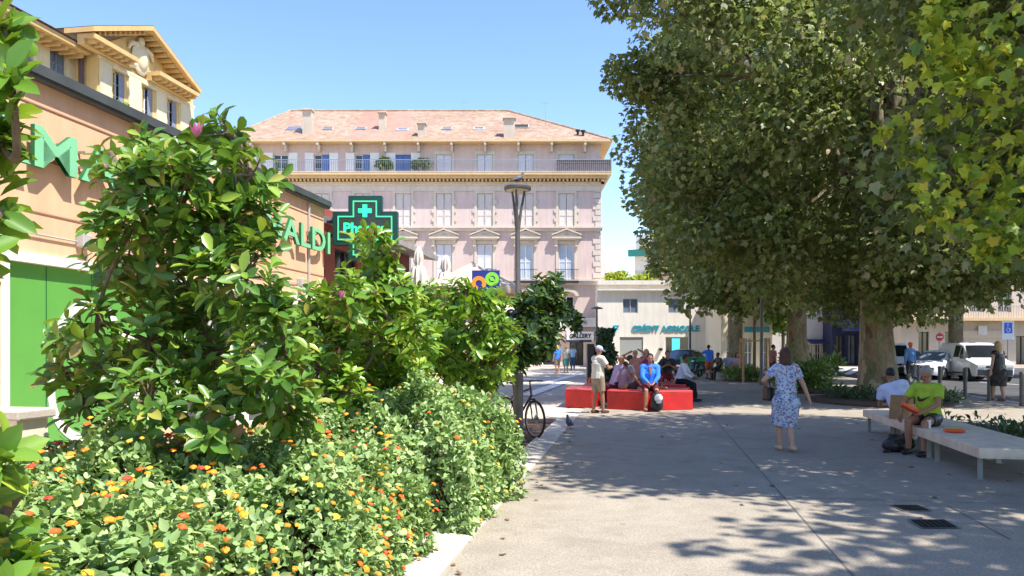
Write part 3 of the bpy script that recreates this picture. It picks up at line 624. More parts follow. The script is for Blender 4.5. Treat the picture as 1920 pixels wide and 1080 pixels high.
# ================================================================== BUILDINGS ACROSS THE ROAD, seen under the crowns
CB = thing('corner_building', 'beige corner building with an ochre balcony band and shops behind the parked vans', 'building', ((1690-960)/F*62, 62, 0))
def cx_(px): return (px-1690)/F*62
def cz(py): return EYE+(HZ-py)*62/F
ops = [(cx_(1722), cx_(1742), .2, cz(622)), (cx_(1772), cx_(1802), .2, cz(622)), (cx_(1905), cx_(1930), .2, cz(630)), (cx_(1960), cx_(2000), .2, cz(630))]
for r_ in range(3):
    for j in range(7): ops.append((cx_(1715+j*52), cx_(1715+j*52)+1.1, cz(585)+r_*3.4, cz(585)+r_*3.4+2.1))
b = MB(); facade(b, 0, cx_(2100), 0, cz(330), ops, .3); b.add([(0, 12, 0), (0, 0, 0), (0, 0, cz(330)), (0, 12, cz(330))], [(0, 1, 2, 3)])
b.add([(0, .32, 0), (18, .32, 0), (18, .32, cz(332)), (0, .32, cz(332))], [(0, 1, 2, 3)], 1); b.build('wall', [m_beige, m_dark], CB)
b = MB(); b.box(-.1, cx_(2100), -1.1, -.001, cz(602), cz(597)); b.build('balcony', m_ochre, CB)
b = MB(); b.box(0, cx_(2100), -1.05, -1.0, cz(597)+.9, cz(597)+.96)
for j in range(90): b.box(j*.2, j*.2+.03, -1.04, -1.01, cz(597), cz(597)+.9)
b.build('balcony_railing', m_greyb, CB)
for o_ in ops: window(CB, (o_[0]+o_[1])/2, o_[2], o_[3], o_[1]-o_[0]-.01, .2, m_greyb if o_[2] > 1 else m_black, m_glass, 1 if o_[2] > 1 else 0)
b = MB(); b.box(cx_(1803), cx_(1900), -.12, -.001, cz(634), cz(620)); b.build('shop_fascia', m_canvas, CB)
b = MB(); b.box(cx_(1832), cx_(1848), -.2, -.121, cz(628), cz(611)); b.build('sign_board', m_offw, CB)
GB = thing('row_building', 'grey beige building with a shaded ground floor seen between the plane trunks', 'building', ((1440-960)/F*70, 70, 0))
def gx(px): return (px-1440)/F*70
def gz(py): return EYE+(HZ-py)*70/F
ops = [(gx(1515+i*14), gx(1525+i*14), .2, gz(645)) for i in range(3)]+[(gx(1470), gx(1500), .2, gz(645))]+[(gx(1470+j*24), gx(1480+j*24), gz(600)+r_*3.3, gz(570)+r_*3.3) for j in range(5) for r_ in range(3)]
b = MB(); facade(b, 0, gx(1572), 0, gz(400), ops, .3); b.add([(0, .32, 0), (gx(1572), .32, 0), (gx(1572), .32, gz(402)), (0, .32, gz(402))], [(0, 1, 2, 3)], 1)
b.add([(gx(1572), 0, 0), (gx(1572), 12, 0), (gx(1572), 12, gz(400)), (gx(1572), 0, gz(400))], [(0, 1, 2, 3)]); b.build('wall', [m_greyb, m_dark], GB)
for o_ in ops: window(GB, (o_[0]+o_[1])/2, o_[2], o_[3], o_[1]-o_[0]-.01, .2, m_offw, m_glass, 1)
b = MB(); b.add([(gx(1508), -.001, gz(636)), (gx(1556), -.001, gz(636)), (gx(1556), -1.4, gz(643)), (gx(1508), -1.4, gz(643)), (gx(1508), -1.4, gz(645)), (gx(1556), -1.4, gz(645))], [(0, 1, 2, 3), (3, 2, 5, 4)]); b.build('awning', m_navy, GB)
NB = thing('storefront_building', 'building with a tall navy glazed storefront and blue awning beyond the crossing', 'building', ((1560-960)/F*68, 68, 0))
def nx(px): return (px-1560)/F*68
def nz(py): return EYE+(HZ-py)*68/F
ops = [(nx(1568+i*22), nx(1584+i*22), .1, nz(628)) for i in range(6)]
b = MB(); facade(b, 0, nx(1700), 0, nz(380), ops, .5); b.add([(0, .52, 0), (nx(1700), .52, 0), (nx(1700), .52, nz(380)), (0, .52, nz(380))], [(0, 1, 2, 3)], 1)
b.add([(0, 12, 0), (0, 0, 0), (0, 0, nz(380)), (0, 12, nz(380))], [(0, 1, 2, 3)]); b.build('wall', [m_navy, m_greyb], NB)
for i, o_ in enumerate(ops): window(NB, (o_[0]+o_[1])/2, o_[2], o_[3], o_[1]-o_[0]-.01, .3, m_navy, m_glassb if i % 2 else m_glass, 0, 'shop_window')
b = MB(); b.add([(0, -.001, nz(600)), (nx(1700), -.001, nz(600)), (nx(1700), -2.2, nz(618)), (0, -2.2, nz(618)), (0, -2.2, nz(622)), (nx(1700), -2.2, nz(622))], [(0, 1, 2, 3), (3, 2, 5, 4)]); b.build('awning', M('blue awning', (.03, .05, .16), .7, .1), NB)

# ================================================================== LEFT SIDE OF THE STREET
RZL = R(90)-TH
A1 = 7.5; Y0 = 7.0
PH = thing('pharmacy_building', 'peach single storey pharmacy with green raised letters and dark gutter', 'building', (-A1+.163*Y0, Y0, 0), RZL)
def al(px, A=A1, y0=Y0): return (A*F/(1195-px)-y0)/CT
def zh(px, py, A=A1): return EYE+(HZ-py)/(1195-px)*A/1.0
XE = al(625, 7.32)-.12; ztop = 4.98
ops = [(al(12), al(330), .35, 2.68), (al(345), al(450), .15, 2.68), (al(462), al(545), .15, 2.68), (al(556), al(606), .15, 2.68)]
b = MB(); facade(b, -5, XE, 0, ztop, ops, .15); b.add([(XE, 0, 0), (XE, 9, 0), (XE, 9, ztop), (XE, 0, ztop)], [(0, 1, 2, 3)]); b.add([(-5, 9, 0), (-5, 0, 0), (-5, 0, ztop), (-5, 9, ztop)], [(0, 1, 2, 3)])
b.build('wall', m_peach, PH)
b = MB()
for zg in (3.32, 3.99, 4.66): b.box(-5, XE-.02, -.012, -.004, zg, zg+.018)  # dark raised strips, the shade inside the grooves painted as colour
b.build('wall_groove_shade', M('groove shade', (.35, .19, .12), .9, .1), PH)
b = MB()
for o_ in ops:
    b.box(o_[0]-.08, o_[0], -.05, .06, o_[2], o_[3]); b.box(o_[1], o_[1]+.08, -.05, .06, o_[2], o_[3]); b.box(o_[0]-.08, o_[1]+.08, -.07, .06, o_[3]+.001, o_[3]+.12)
b.build('shopfront_frame', m_white, PH)
b = MB(); b.box(al(12)+.001, al(330)-.001, .03, .07, .351, 2.679); gp = b.build('shop_panel', m_greenp, PH)
def blob(cx, cz_, s, w):       # open outline made of bumps
    ring = []; inn = []
    for q in range(96):
        a = 2*math.pi*q/96; r_ = s*(1+.17*abs(math.sin(2*a))**.6*1.0+.10*math.cos(4*a)); ring.append((cx+r_*math.cos(a), cz_+r_*math.sin(a)))
        inn.append((cx+(r_-w)*math.cos(a), cz_+(r_-w)*math.sin(a)))
    return ring, inn
b = MB()
for cx, cz_, s in ((al(185), 1.30, .98),):
    ring = []; inn = []
    N = 120
    for q in range(N):
        a = 2*math.pi*q/N+.35; r_ = s*(.78+.26*abs(math.cos(1.5*a+.2))**.7); ring.append((cx+r_*math.cos(a), cz_+r_*math.sin(a))); inn.append((cx+(r_-.12)*math.cos(a), cz_+(r_-.12)*math.sin(a)))
    for q in range(N):
        n_ = (q+1) % N; b.prism([ring[q], ring[n_], inn[n_], inn[q]][::-1], .018, .029, 0, 'y')
b.build('panel_emblem', m_white, gp)
b = MB()
for xj in (al(90), al(175), al(250)): b.box(xj, xj+.012, .024, .0295, .36, 2.67)
b.build('panel_seam', m_greend, gp)
b = MB(); b.tube([(XE-.9, -.03, .2), (XE-.9, -.03, ztop-.05)], .03, 8); b.tube([(al(20), -.03, 3.05), (XE-.93, -.03, 3.05)], .012, 6); b.build('downpipe', m_greyb, PH)
for xl_ in (al(150), al(420), al(560)):
    b = MB(); b.box(xl_-.09, xl_+.09, -.13, -.001, 2.98, 3.16); b.build('wall_lamp', m_greyb, PH, bevel=.015)
for o_ in ops[1:]: window(PH, (o_[0]+o_[1])/2, o_[2], o_[3], o_[1]-o_[0]-.01, .08, m_white, m_glass, 0, 'shop_window')
b = MB(); b.box(-5, XE+.12, -.12, -.001, ztop-.02, ztop+.02); b.box(-5, XE+.12, -.15, -.03, ztop+.021, ztop+.15); b.box(-5, XE+.12, -.02, 9, ztop+.022, ztop+.08); b.build('gutter', m_gutter, PH)
# raised letters
text = 'PHARMACIE GRIMALDI'; L0 = al(621, 7.33)-12.0; x = L0
me = text_mesh(text, .58, m_greenl, .001, 12.15, .03, 1.06); bpy.data.meshes.remove(me)
for word, xa, xb in (('PHARMACIE', L0, L0+6.1), ('GRIMALDI', L0+6.8, L0+12.0)):
    me = text_mesh(word, .52, m_greenl, .03, xb-xa, .012, 1.06); me.materials.append(m_greend)
    mz = max(v.co.z for v in me.vertices)
    for p_ in me.polygons: p_.material_index = 0 if p_.center.z > .8*mz else 1; p_.use_smooth = False
    part('sign_lettering', me, PH, (xa, -.13, 3.87), (R(90), 0, 0), label='green raised capitals reading '+word)
    br = MB(); x = xa+.2
    while x < xb: br.box(x, x+.03, -.09, -.001, 4.04, 4.07); br.box(x, x+.03, -.09, -.001, 4.24, 4.27); x += .4
    br.build('letter_bracket', m_steel, PH)
# cross sign, hangs from the end of the wall
CS = thing('pharmacy_cross', 'large green illuminated pharmacy cross sign on the end of the peach wall', 'sign', (P(686, 429, 18.95).x, 18.95, P(686, 429, 18.95).z), 0); CS.scale = (.96,)*3
def crossp(a, w): return [(-w, -a), (w, -a), (w, -w), (a, -w), (a, w), (w, w), (w, a), (-w, a), (-w, w), (-a, w), (-a, -w), (-w, -w)]
def crossprism(mb, a, w, y0, y1, mi=0):
    mb.box(-w, w, y0, y1, -a, a, mi); mb.box(-a, -w-.0005, y0, y1, -w, w, mi); mb.box(w+.0005, a, y0, y1, -w, w, mi)
b = MB(); crossprism(b, .83, .43, -.12, .12); b.build('sign_housing', m_crossd, CS, bevel=.01)
b = MB(); crossprism(b, .69, .295, -.128, -.121); b.build('display_panel', m_crossg, CS)
b = MB(); o1 = crossp(.70, .31); o2 = crossp(.665, .275)
for i in range(12):
    j = (i+1) % 12; b.prism([o1[i], o1[j], o2[j], o2[i]], -.14, -.1285, 0, 'y')
b.build('neon_outline', m_neon2, CS)
b = MB(); b.box(-.055, .055, -.14, -.129, .28, .60); b.box(-.17, -.0555, -.14, -.129, .385, .495); b.box(.0555, .17, -.14, -.129, .385, .495); b.build('display_symbol', m_neon, CS); b = MB(); b.box(-.055, .055, -.14, -.129, -.58, -.30); b.box(-.15, -.0555, -.14, -.129, -.5, -.4); b.box(.0555, .15, -.14, -.129, -.5, -.4)
b.build('display_symbol', m_neon, CS)
me = text_mesh('Pharma', .26, m_neon, .005, 1.12, .01); part('display_lettering', me, CS, (-.54, -.135, -.12), (R(90), 0, 0))
for zb2 in (.15, -.21):
    b = MB(); b.box(-1.0, -.83, -.04, .04, zb2, zb2+.06); b.build('wall_bracket', m_black, CS)
# red shop beyond the pharmacy
A3 = 7.75; Y3 = 19.1
RS = thing('red_shop_building', 'dark red clad shop with a grey overhanging roof beyond the pharmacy', 'building', (-A3+.163*Y3, Y3, 0), RZL)
XR = (A3*F/(1195-768)-Y3)/CT; b = MB(); facade(b, 0, XR, 0, 5.1, [(.6, 2.2, 2.9, 4.2), (3, 4.6, .2, 3.2)], .2); b.add([(XR, 0, 0), (XR, 8, 0), (XR, 8, 5.1), (XR, 0, 5.1)], [(0, 1, 2, 3)]); b.add([(0, 8, 2), (0, 0, 2), (0, 0, 5.1), (0, 8, 5.1)], [(0, 1, 2, 3)]); b.build('wall', m_redslat, RS)
window(RS, 1.4, 2.9, 4.2, 1.6, .1, m_black, m_glass, 0); window(RS, 3.8, .2, 3.2, 1.6, .1, m_black, m_glass, 0, 'shop_door')
b = MB(); b.add([(-.05, -.85, 4.62), (XR+.6, -.85, 4.62), (XR+.6, 8, 5.7), (-.05, 8, 5.7), (-.05, -.85, 4.78), (XR+.6, -.85, 4.78), (XR+.6, 8, 5.9), (-.05, 8, 5.9)], [(3, 2, 1, 0), (4, 5, 6, 7), (0, 1, 5, 4), (1, 2, 6, 5), (2, 3, 7, 6), (3, 0, 4, 7)]); b.build('roof', m_roofg, RS)
# low white wall in front of the pharmacy (left edge of the picture)
t = thing('low_wall', 'low cream rendered wall end with a stone cap at the left edge', 'wall', (P(20, 770, 6.2).x, 6.2, 0), -TH)
b = MB(); b.box(-2.2, .2, -.16, .16, 0, 1.07); b.build('wall', m_bank2, t); b = MB(); b.box(-2.25, .25, -.2, .2, 1.071, 1.15); b.build('coping', m_kerb, t, bevel=.015)

# ------------------------------------------------------------------ yellow building with pediment
A2 = 22.0; Y2 = 30.9
YB_ = thing('villa_building', 'tall yellow villa with a carved broken pediment rising behind the pharmacy', 'building', (-A2+.163*Y2, Y2, 0), RZL)
def ya(px, A=A2): return (A*F/(1195-px)-Y2)/CT
e0x, e1x = ya(183), ya(362); eh = 13.9; ap = 15.5; mid = (e0x+e1x)/2; tip0, tip1, mid = ya(180, 21.2), ya(380, 21.2), (ya(180, 21.2)+ya(380, 21.2))/2
wn = [ya(223), ya(277), ya(323)]
ops = [(x-.36, x+.36, 11.3, 13.3) for x in wn]
b = MB(); facade(b, e0x, e1x, 0, eh-.35, ops, .3); b.add([(e0x, 3, 0), (e0x, 0, 0), (e0x, 0, eh-.35), (e0x, 3, eh-.35)], [(0, 1, 2, 3)]); b.add([(e1x, 0, 0), (e1x, 9, 0), (e1x, 9, eh), (e1x, 0, eh)], [(0, 1, 2, 3)])
b.add([(e0x+.05, .32, 8), (e1x-.05, .32, 8), (e1x-.05, .32, eh-.4), (e0x+.05, .32, eh-.4)], [(0, 1, 2, 3)], 2)
b.prism([(e0x, eh-.349), (e1x, eh-.349), (e1x, eh+.05), (mid, ap-.1), (e0x, eh+.05)], 0.0, .3, 0, 'y')
# recessed left part
rops = [(ya(105, 23)-.45, ya(105, 23)+.45, 12.3, 13.5), (ya(40, 23)-.45, ya(40, 23)+.45, 12.3, 13.5)]
facade(b, -14, e0x-.001, 0, eh-.45, rops, .3, 1, 1.0)
b.build('wall', [m_yellow, m_ycream, m_dark], YB_)
for x in wn:
    window(YB_, x, 11.3, 13.3, .7, .2, m_white, m_glass, 3)
    sh = MB(); sh.box(x+.04, x+.35, .02, .06, 11.32, 13.28); sh.build('shutter', m_shutg, YB_)
for o_ in rops: window(YB_, (o_[0]+o_[1])/2, o_[2], o_[3], .88, 1.15, m_shutg, m_glassb, 1)
b = MB()
for a, c in zip([e0x]+[x+.36+.12 for x in wn], [x-.36-.12 for x in wn]+[e1x]):      # pilasters between windows
    b.box(a+.08, c-.08, -.09, -.001, 10, 13.42)
for x in wn: b.box(x-.55, x+.55, -.12, -.001, 13.32, 13.42)
b.box(e0x-.02, e1x+.02, -.1, -.001, 13.43, 13.55)
b.build('pilaster', m_ycream, YB_)
b = MB()
g0, g1 = ya(263), ya(300)
for a, c in ((tip0+.1, ya(266, 21.2)), (ya(306, 21.2), tip1-.1)):
    b.box(a, c, -.75, -.001, eh-.14, eh+.04); b.box(a, c, -.3, -.0005, eh-.34, eh-.141)
    x = a+.15
    while x < c-.15: b.box(x, x+.14, -.65, -.301, eh-.28, eh-.141); x += .38
for (xa, za), (xb, zb_) in (((tip0, eh+.06), (mid, ap)), ((mid, ap), (tip1, eh+.06))):
    up = .2; b.prism([(xa, za), (xb, zb_), (xb, zb_+up), (xa, za+up)], -.8, .5, 0, 'y')
    n_ = 12
    for q in range(1, n_):
        tt = q/n_; xx = xa+(xb-xa)*tt; zz = za+(zb_-za)*tt; b.box(xx-.06, xx+.06, -.6, -.001, zz-.16, zz-.02)
b.box(-14, e0x-.26, .1, .999, eh-.45, eh-.25)
x = -14
while x < e0x-.4: b.box(x, x+.14, .3, .998, eh-.62, eh-.451); x += .42
b.build('cornice', m_ochre2, YB_)
b = MB(); b.ell((mid+.15, -.14, 14.35), (.42, .16, .55)); b.ell((mid+.15, -.1, 14.35), (.62, .1, .75))
for sx in (-1, 1):
    b.tube([(mid+.15+sx*.5, -.1, 13.9), (mid+.15+sx*1.0, -.1, 13.8), (mid+.15+sx*1.35, -.1, 14.15), (mid+.15+sx*1.05, -.1, 14.25)], [.14, .16, .12, .05], 8)
    b.tube([(mid+.15+sx*.3, -.1, 14.9), (mid+.15+sx*.7, -.1, 14.8), (mid+.15+sx*.85, -.1, 14.5)], [.1, .12, .05], 8)
    b.ell((mid+.15+sx*1.7, -.05, 14.15), (.3, .1, .14))
b.ell((mid+.15, -.12, 15.1), (.2, .12, .2)); b.build('cartouche', m_ycream, YB_, smooth=True)
b = MB(); b.tube([(e0x-.18, .6, 8), (e0x-.18, .6, eh-.3)], .1, 8); b.build('downpipe', M('brown downpipe', (.10, .06, .06), .5), YB_)
b = MB(); b.add([(tip0, -.8, eh+.28), (mid, -.8, ap+.22), (mid, 9, ap+.22), (tip0, 9, eh+.28)], [(0, 1, 2, 3)]); b.add([(mid, -.8, ap+.22), (tip1, -.8, eh+.28), (tip1, 9, eh+.28), (mid, 9, ap+.22)], [(0, 1, 2, 3)])
b.add([(-14, .0, eh-.2), (e0x-.3, .0, eh-.2), (e0x-.3, 7, eh+1.9), (-14, 7, eh+1.9)], [(0, 1, 2, 3)], 1); b.add([(e0x-.3, 7, eh-.2), (e0x-.3, 7, eh+1.9), (e0x-.3, 0, eh-.2)], [(0, 1, 2)], 1)
b.build('roof', [m_roofg, m_tile2], YB_)
t = thing('potted_plant', 'small plant on the first window ledge of the yellow villa', 'potted plant', (0, 0, 0), 0)
xw = wn[0]-.35; t.location = YB_.matrix_world @ Vector((0, 0, 0)); bpy.context.view_layer.update()
t.location = YB_.matrix_world @ Vector((xw, -.35, 11.2)); leafball('foliage', T_PLS, (0, 0, .35), (.4, .3, .35), 120, .2, m_mag, 5, t); b = MB(); b.lathe([(.12, -.1), (.18, .15)], n=10); b.build('pot', m_tile2, t)

# ================================================================== UMBRELLAS AND SIGN IN THE MIDDLE
def folded_parasol(px, ytop, ybot, Y, label, group):
    top = P(px, ytop, Y); t = thing('folded_parasol', label, 'parasol', (top.x, Y, 0), 0, group); h = top.z; rng = random.Random(px); ph = rng.random()*6
    s = Y/F
    def wob(k, i): return 1+.17*math.sin(k*2*math.pi*9/40+ph+i*.25)
    b = MB(); b.lathe([(.03, h-2.6), (.16, h-2.4), (14*s, h-1.75), (6*s, h-1.42), (9*s, h-1.38), (14*s, h-1.1), (15*s, h-.85), (11*s, h-.60), (6*s, h-.52), (9*s, h-.40), (7*s, h-.16), (.03, h)], n=40, wob=wob)
    b.build('canopy', m_canvasw, t, smooth=True, ang=60)
    b = MB(); b.tube([(0, 0, 0), (0, 0, h-2.4)], .03, 8); b.build('pole', m_steel, t)
    b = MB(); b.lathe([(.3, 0), (.3, .06), (.06, .1)], n=16); b.build('base', m_greyb, t)
folded_parasol(785, 462, 545, 21.5, 'folded white parasol nearer the red shop, its cloth bunched below the knob', 'folded white parasols')
folded_parasol(836, 478, 540, 24.5, 'folded white parasol with a small round top left of the open ecru one', 'folded white parasols')
def open_parasol(px, pyt, Y, rad, drop, label):
    top = P(px, pyt, Y); t = thing('open_parasol', label, 'parasol', (top.x, Y, 0), R(20)); h = top.z; n = 8
    vs = [(0, 0, h)]+[(rad*math.cos(2*math.pi*k/n), rad*math.sin(2*math.pi*k/n), h-drop) for k in range(n)]+[(rad*math.cos(2*math.pi*k/n), rad*math.sin(2*math.pi*k/n), h-drop-.2) for k in range(n)]
    b = MB(); b.add(vs, [(0, 1+k, 1+(k+1) % n) for k in range(n)]+[(1+k, 1+n+k, 1+n+(k+1) % n, 1+(k+1) % n) for k in range(n)]); b.build('canopy', m_canvas, t)
    b = MB(); b.tube([(0, 0, 0), (0, 0, h)], .035, 8); b.build('pole', m_wood, t)
    b = MB()
    for k in range(n): b.tube([(0, 0, h-.05), (rad*.97*math.cos(2*math.pi*k/n), rad*.97*math.sin(2*math.pi*k/n), h-drop-.03)], .015, 5)
    b.build('ribs', m_wood, t)
open_parasol(886, 491, 24, 1.65, .85, 'open ecru market parasol behind the blue sign')
open_parasol(918, 556, 20, .9, .4, 'small pale parasol half hidden by the magnolia leaves below the blue sign')
c = P(911, 527.5, 21); t = thing('shop_sign', 'square blue sign with an orange and a lime green ring', 'sign', (c.x, 21, c.z))
wS = 52*21/F/2; hS = 41*21/F/2
b = MB(); b.box(-wS, wS, -.04, .04, -hS, hS); b.build('sign_board', m_blueS, t)
def ring(mb, cx, cz_, r0, r1, y, a0=0, a1=360, n=28):
    for q in range(n):
        A, B2 = R(a0+(a1-a0)*q/n), R(a0+(a1-a0)*(q+1)/n)
        mb.prism([(cx+r0*math.cos(A), cz_+r0*math.sin(A)), (cx+r0*math.cos(B2), cz_+r0*math.sin(B2)), (cx+r1*math.cos(B2), cz_+r1*math.sin(B2)), (cx+r1*math.cos(A), cz_+r1*math.sin(A))], y-.012, y, 0, 'y')
b = MB(); ring(b, -.19, -.06, .20, .09, -.041, -40, 260); b.build('orange_ring', m_ringo, t)
b = MB(); ring(b, .17, .06, .19, .09, -.043); b.prism([(.08, .10), (.13, .01), (.22, .0), (.26, .02), (.2, .11), (.13, .13)], -.06, -.044, 0, 'y'); b.build('lime_ring', m_ringg, t)
b = MB(); b.tube([(0, .06, -hS), (0, .06, -c.z)], .03, 8); b.build('pole', m_steel, t)
# ================================================================== TREES
def curve_pts(a, b, rng, n=6, wob=.3, sag=0):
    a = np.array(a, float); b = np.array(b, float); out = []
    off = rng.normal(size=3)*wob
    for i in range(n+1):
        t = i/n; out.append(a+(b-a)*t+off*math.sin(math.pi*t)+np.array([0, 0, sag*math.sin(math.pi*t)]))
    return out
def plane_tree(name, label, base, hgt, cz0, rad, cc, r0, ncl, nl, ls, seed, T=T_PLA, mat=None, clip=None, group='plane trees on the plaza', p=2.6, clr=(1.0, 1.7), limbs=6, ztrunk=4.5, minz=2.6, slope=None):
    rng = np.random.default_rng(seed); t = thing(name, label, 'tree', base, 0, group)
    tr = MB(); tp = [(0, 0, -.1), (.03, 0, .25), (0, .05, .9), (-.05, .08, 2.2), (0, .05, ztrunk)]
    def wob(mb, pts, rs, n=20):
        b0 = len(mb.v); mb.tube(pts, rs, n)
        for i in range(b0, len(mb.v)):
            x, y, z = mb.v[i]; a = math.atan2(y, x); f = 1+.06*math.sin(3*a+z*1.1)+.04*math.sin(7*a+z*3)+.03*math.sin(z*9+a*2); cxy = (0, 0); mb.v[i] = (x*f, y*f, z)
    wob(tr, tp, [r0*1.45, r0*1.18, r0*1.0, r0*.9, r0*.84])
    top = np.array([0, .05, ztrunk-.2]); ends = []
    cc = np.array(cc, float); rad = np.array(rad, float)
    for k in range(limbs):
        a = 2*math.pi*k/limbs+rng.uniform(-.3, .3); rr = rng.uniform(.35, .7)
        e = cc+np.array([math.cos(a)*rad[0]*rr, math.sin(a)*rad[1]*rr, rad[2]*rng.uniform(-.1, .75)])
        pts = curve_pts(top, e, rng, 7, .5, .6); tr.tube(pts, list(np.linspace(r0*.5, r0*.1, 8)), 10); ends += pts[3:]
    e = cc+np.array([0, 0, rad[2]*.8]); pts = curve_pts(top, e, rng, 7, .3); tr.tube(pts, list(np.linspace(r0*.6, r0*.1, 8)), 10); ends += pts[3:]
    tr.build('trunk', m_bark, t, smooth=True, ang=80)
    ends = np.array(ends)
    # clumps
    C = []
    while len(C) < ncl:
        q = rng.uniform(-1, 1, 3); n_ = (np.abs(q)**p).sum()**(1/p)
        if n_ > 1 or n_ < rng.uniform(.25, .9): continue
        c = cc+q*rad
        if c[2] < minz+rng.uniform(0, .9): continue
        if slope and c[2] < slope[1]+1.1+(slope[0]-(c[0]+base[0]))*slope[2]: continue
        if clip and clip(c+np.array(base)): continue
        C.append(c)
    C = np.array(C); cr = rng.uniform(*clr, len(C))
    br = MB()
    for c, r_ in list(zip(C, cr))[::2]:
        e = ends[np.argmin(((ends-c)**2).sum(1))]; br.tube(curve_pts(e, c, rng, 4, .25), list(np.linspace(.07, .018, 5)), 5)
    br.build('branches', m_bark, t)
    idx = rng.integers(0, len(C), nl); d = rnd_dirs(rng, nl); rr = rng.uniform(.0, 1, nl)**.4*cr[idx]
    pos = C[idx]+d*rr[:, None]*np.array([1.1, 1.1, .72])
    # torn outline: knock out pseudo-random pockets
    f = np.sin(pos[:, 0]*2.1+seed)*np.sin(pos[:, 1]*1.9+1.3*seed)*np.sin(pos[:, 2]*2.6)+.35*np.sin(pos[:, 0]*5+pos[:, 2]*4.3)
    keep = (f > -.42) & (pos[:, 2] > minz-.5); pos = pos[keep]; d = d[keep]; n = len(pos)
    nrm = unit(d*.5+np.array([0, 0, .75])+rng.normal(size=(n, 3))*.5); ax = unit(d+rng.normal(size=(n, 3))*.7+np.array([0, 0, -.35]))
    leaves('crown', T, pos, ax, nrm, ls*rng.uniform(.6, 1.25, n), mat or m_plane, t)
    return t
import time as _t; _t0 = _t.time()
gA = G(1655, 752)
plane_tree('plane_tree', 'great plane tree with the thickest mottled trunk, right behind the bench', (11.45, 24.0, 0), 17, 0, (8.5, 5.6, 8.6), (.0, 0, 10.9), .53, 210, 128000, .170, 3, slope=(5.0, 3.5, .85), minz=2.85, clip=lambda c: c[0] < (4.9 if c[2] < 9.3 else 3.2))
plane_tree('plane_tree', 'second plane tree, its bare trunk standing left of the leafy bush bed', (13.4, 36.0, 0), 16, 0, (8.0, 5.6, 7.6), (0, 0, 10.3), .50, 160, 56000, .24, 11, T=T_PLS, minz=3.7, slope=(9.0, 3.3, .9), clip=lambda c: c[0] < 6.9)
plane_tree('plane_tree', 'third plane tree in the row, half covered by the staked sapling', (14.0, 48.0, 0), 16, 0, (7.6, 6, 7.4), (-.6, 0, 9.7), .50, 140, 42000, .28, 12, T=T_PLS, minz=4.0, slope=(12.0, 3.9, .85), clip=lambda c: c[0] < 8.6)
plane_tree('plane_tree', 'plane tree across the road, trunk rising behind the white van', (25.2, 43.5, 0), 16, 0, (9, 6, 7.0), (0, 0, 10.2), .42, 130, 24000, .36, 14, T=T_PLS, minz=4.3)
nt_ = plane_tree('plane_tree', 'nearest plane tree, only its big sunlit leaves hanging in at the upper right', (9.8, 10.4, 0), 14, 0, (4.9, 4.9, 5.2), (.0, -.7, 8.3), .48, 150, 84000, .150, 21, minz=2.9, clip=lambda c: c[1] < 9.2 and (c[1] < 5.6 or (c[0] < .667*c[1]+1.5 and c[2] < 3.2+.46*c[1])))
# the outermost sprays of the nearest tree, sunlight put into their brighter leaf colour
rng = np.random.default_rng(77); pos = []; axs = []; tw = MB()
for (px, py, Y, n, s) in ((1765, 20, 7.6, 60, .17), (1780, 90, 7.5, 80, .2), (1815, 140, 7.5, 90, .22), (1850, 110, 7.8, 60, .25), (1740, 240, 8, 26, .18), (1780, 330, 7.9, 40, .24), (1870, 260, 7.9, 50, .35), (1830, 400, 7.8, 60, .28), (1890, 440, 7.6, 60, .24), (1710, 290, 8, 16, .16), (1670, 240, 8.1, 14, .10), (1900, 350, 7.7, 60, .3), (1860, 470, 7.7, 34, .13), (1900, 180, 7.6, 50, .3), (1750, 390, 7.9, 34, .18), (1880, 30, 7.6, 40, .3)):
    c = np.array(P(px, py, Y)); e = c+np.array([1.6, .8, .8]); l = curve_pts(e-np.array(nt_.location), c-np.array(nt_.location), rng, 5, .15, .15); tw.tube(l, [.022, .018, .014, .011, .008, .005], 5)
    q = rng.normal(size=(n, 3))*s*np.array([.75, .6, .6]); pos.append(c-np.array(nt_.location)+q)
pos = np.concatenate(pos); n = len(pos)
leaves('sprays', T_PLA, pos, unit(rng.normal(size=(n, 3))+np.array([-.3, -.2, -.6])), unit(rng.normal(size=(n, 3))*.7+np.array([.2, -.5, .6])), rng.uniform(.07, .15, n), m_plane2, nt_, label='bright sunlit leaf sprays at the rim of the crown')
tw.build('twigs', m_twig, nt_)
print('trees', _t.time()-_t0)
# shade from the tree standing behind the camera on the right (its leaves reach over the plaza edge)
plane_tree('plane_tree', 'plane tree beside the viewer whose crown dapples the lower right paving', (12.3, -1.8, 0), 14, 0, (4.9, 5.6, 4.0), (-.2, 1.0, 9.0), .48, 150, 34000, .25, 31, T=T_PLS, minz=4.6, clip=lambda c: c[1] > 1 and abs(c[0]) < .72*c[1] and c[2]-1.65 < .5*c[1])
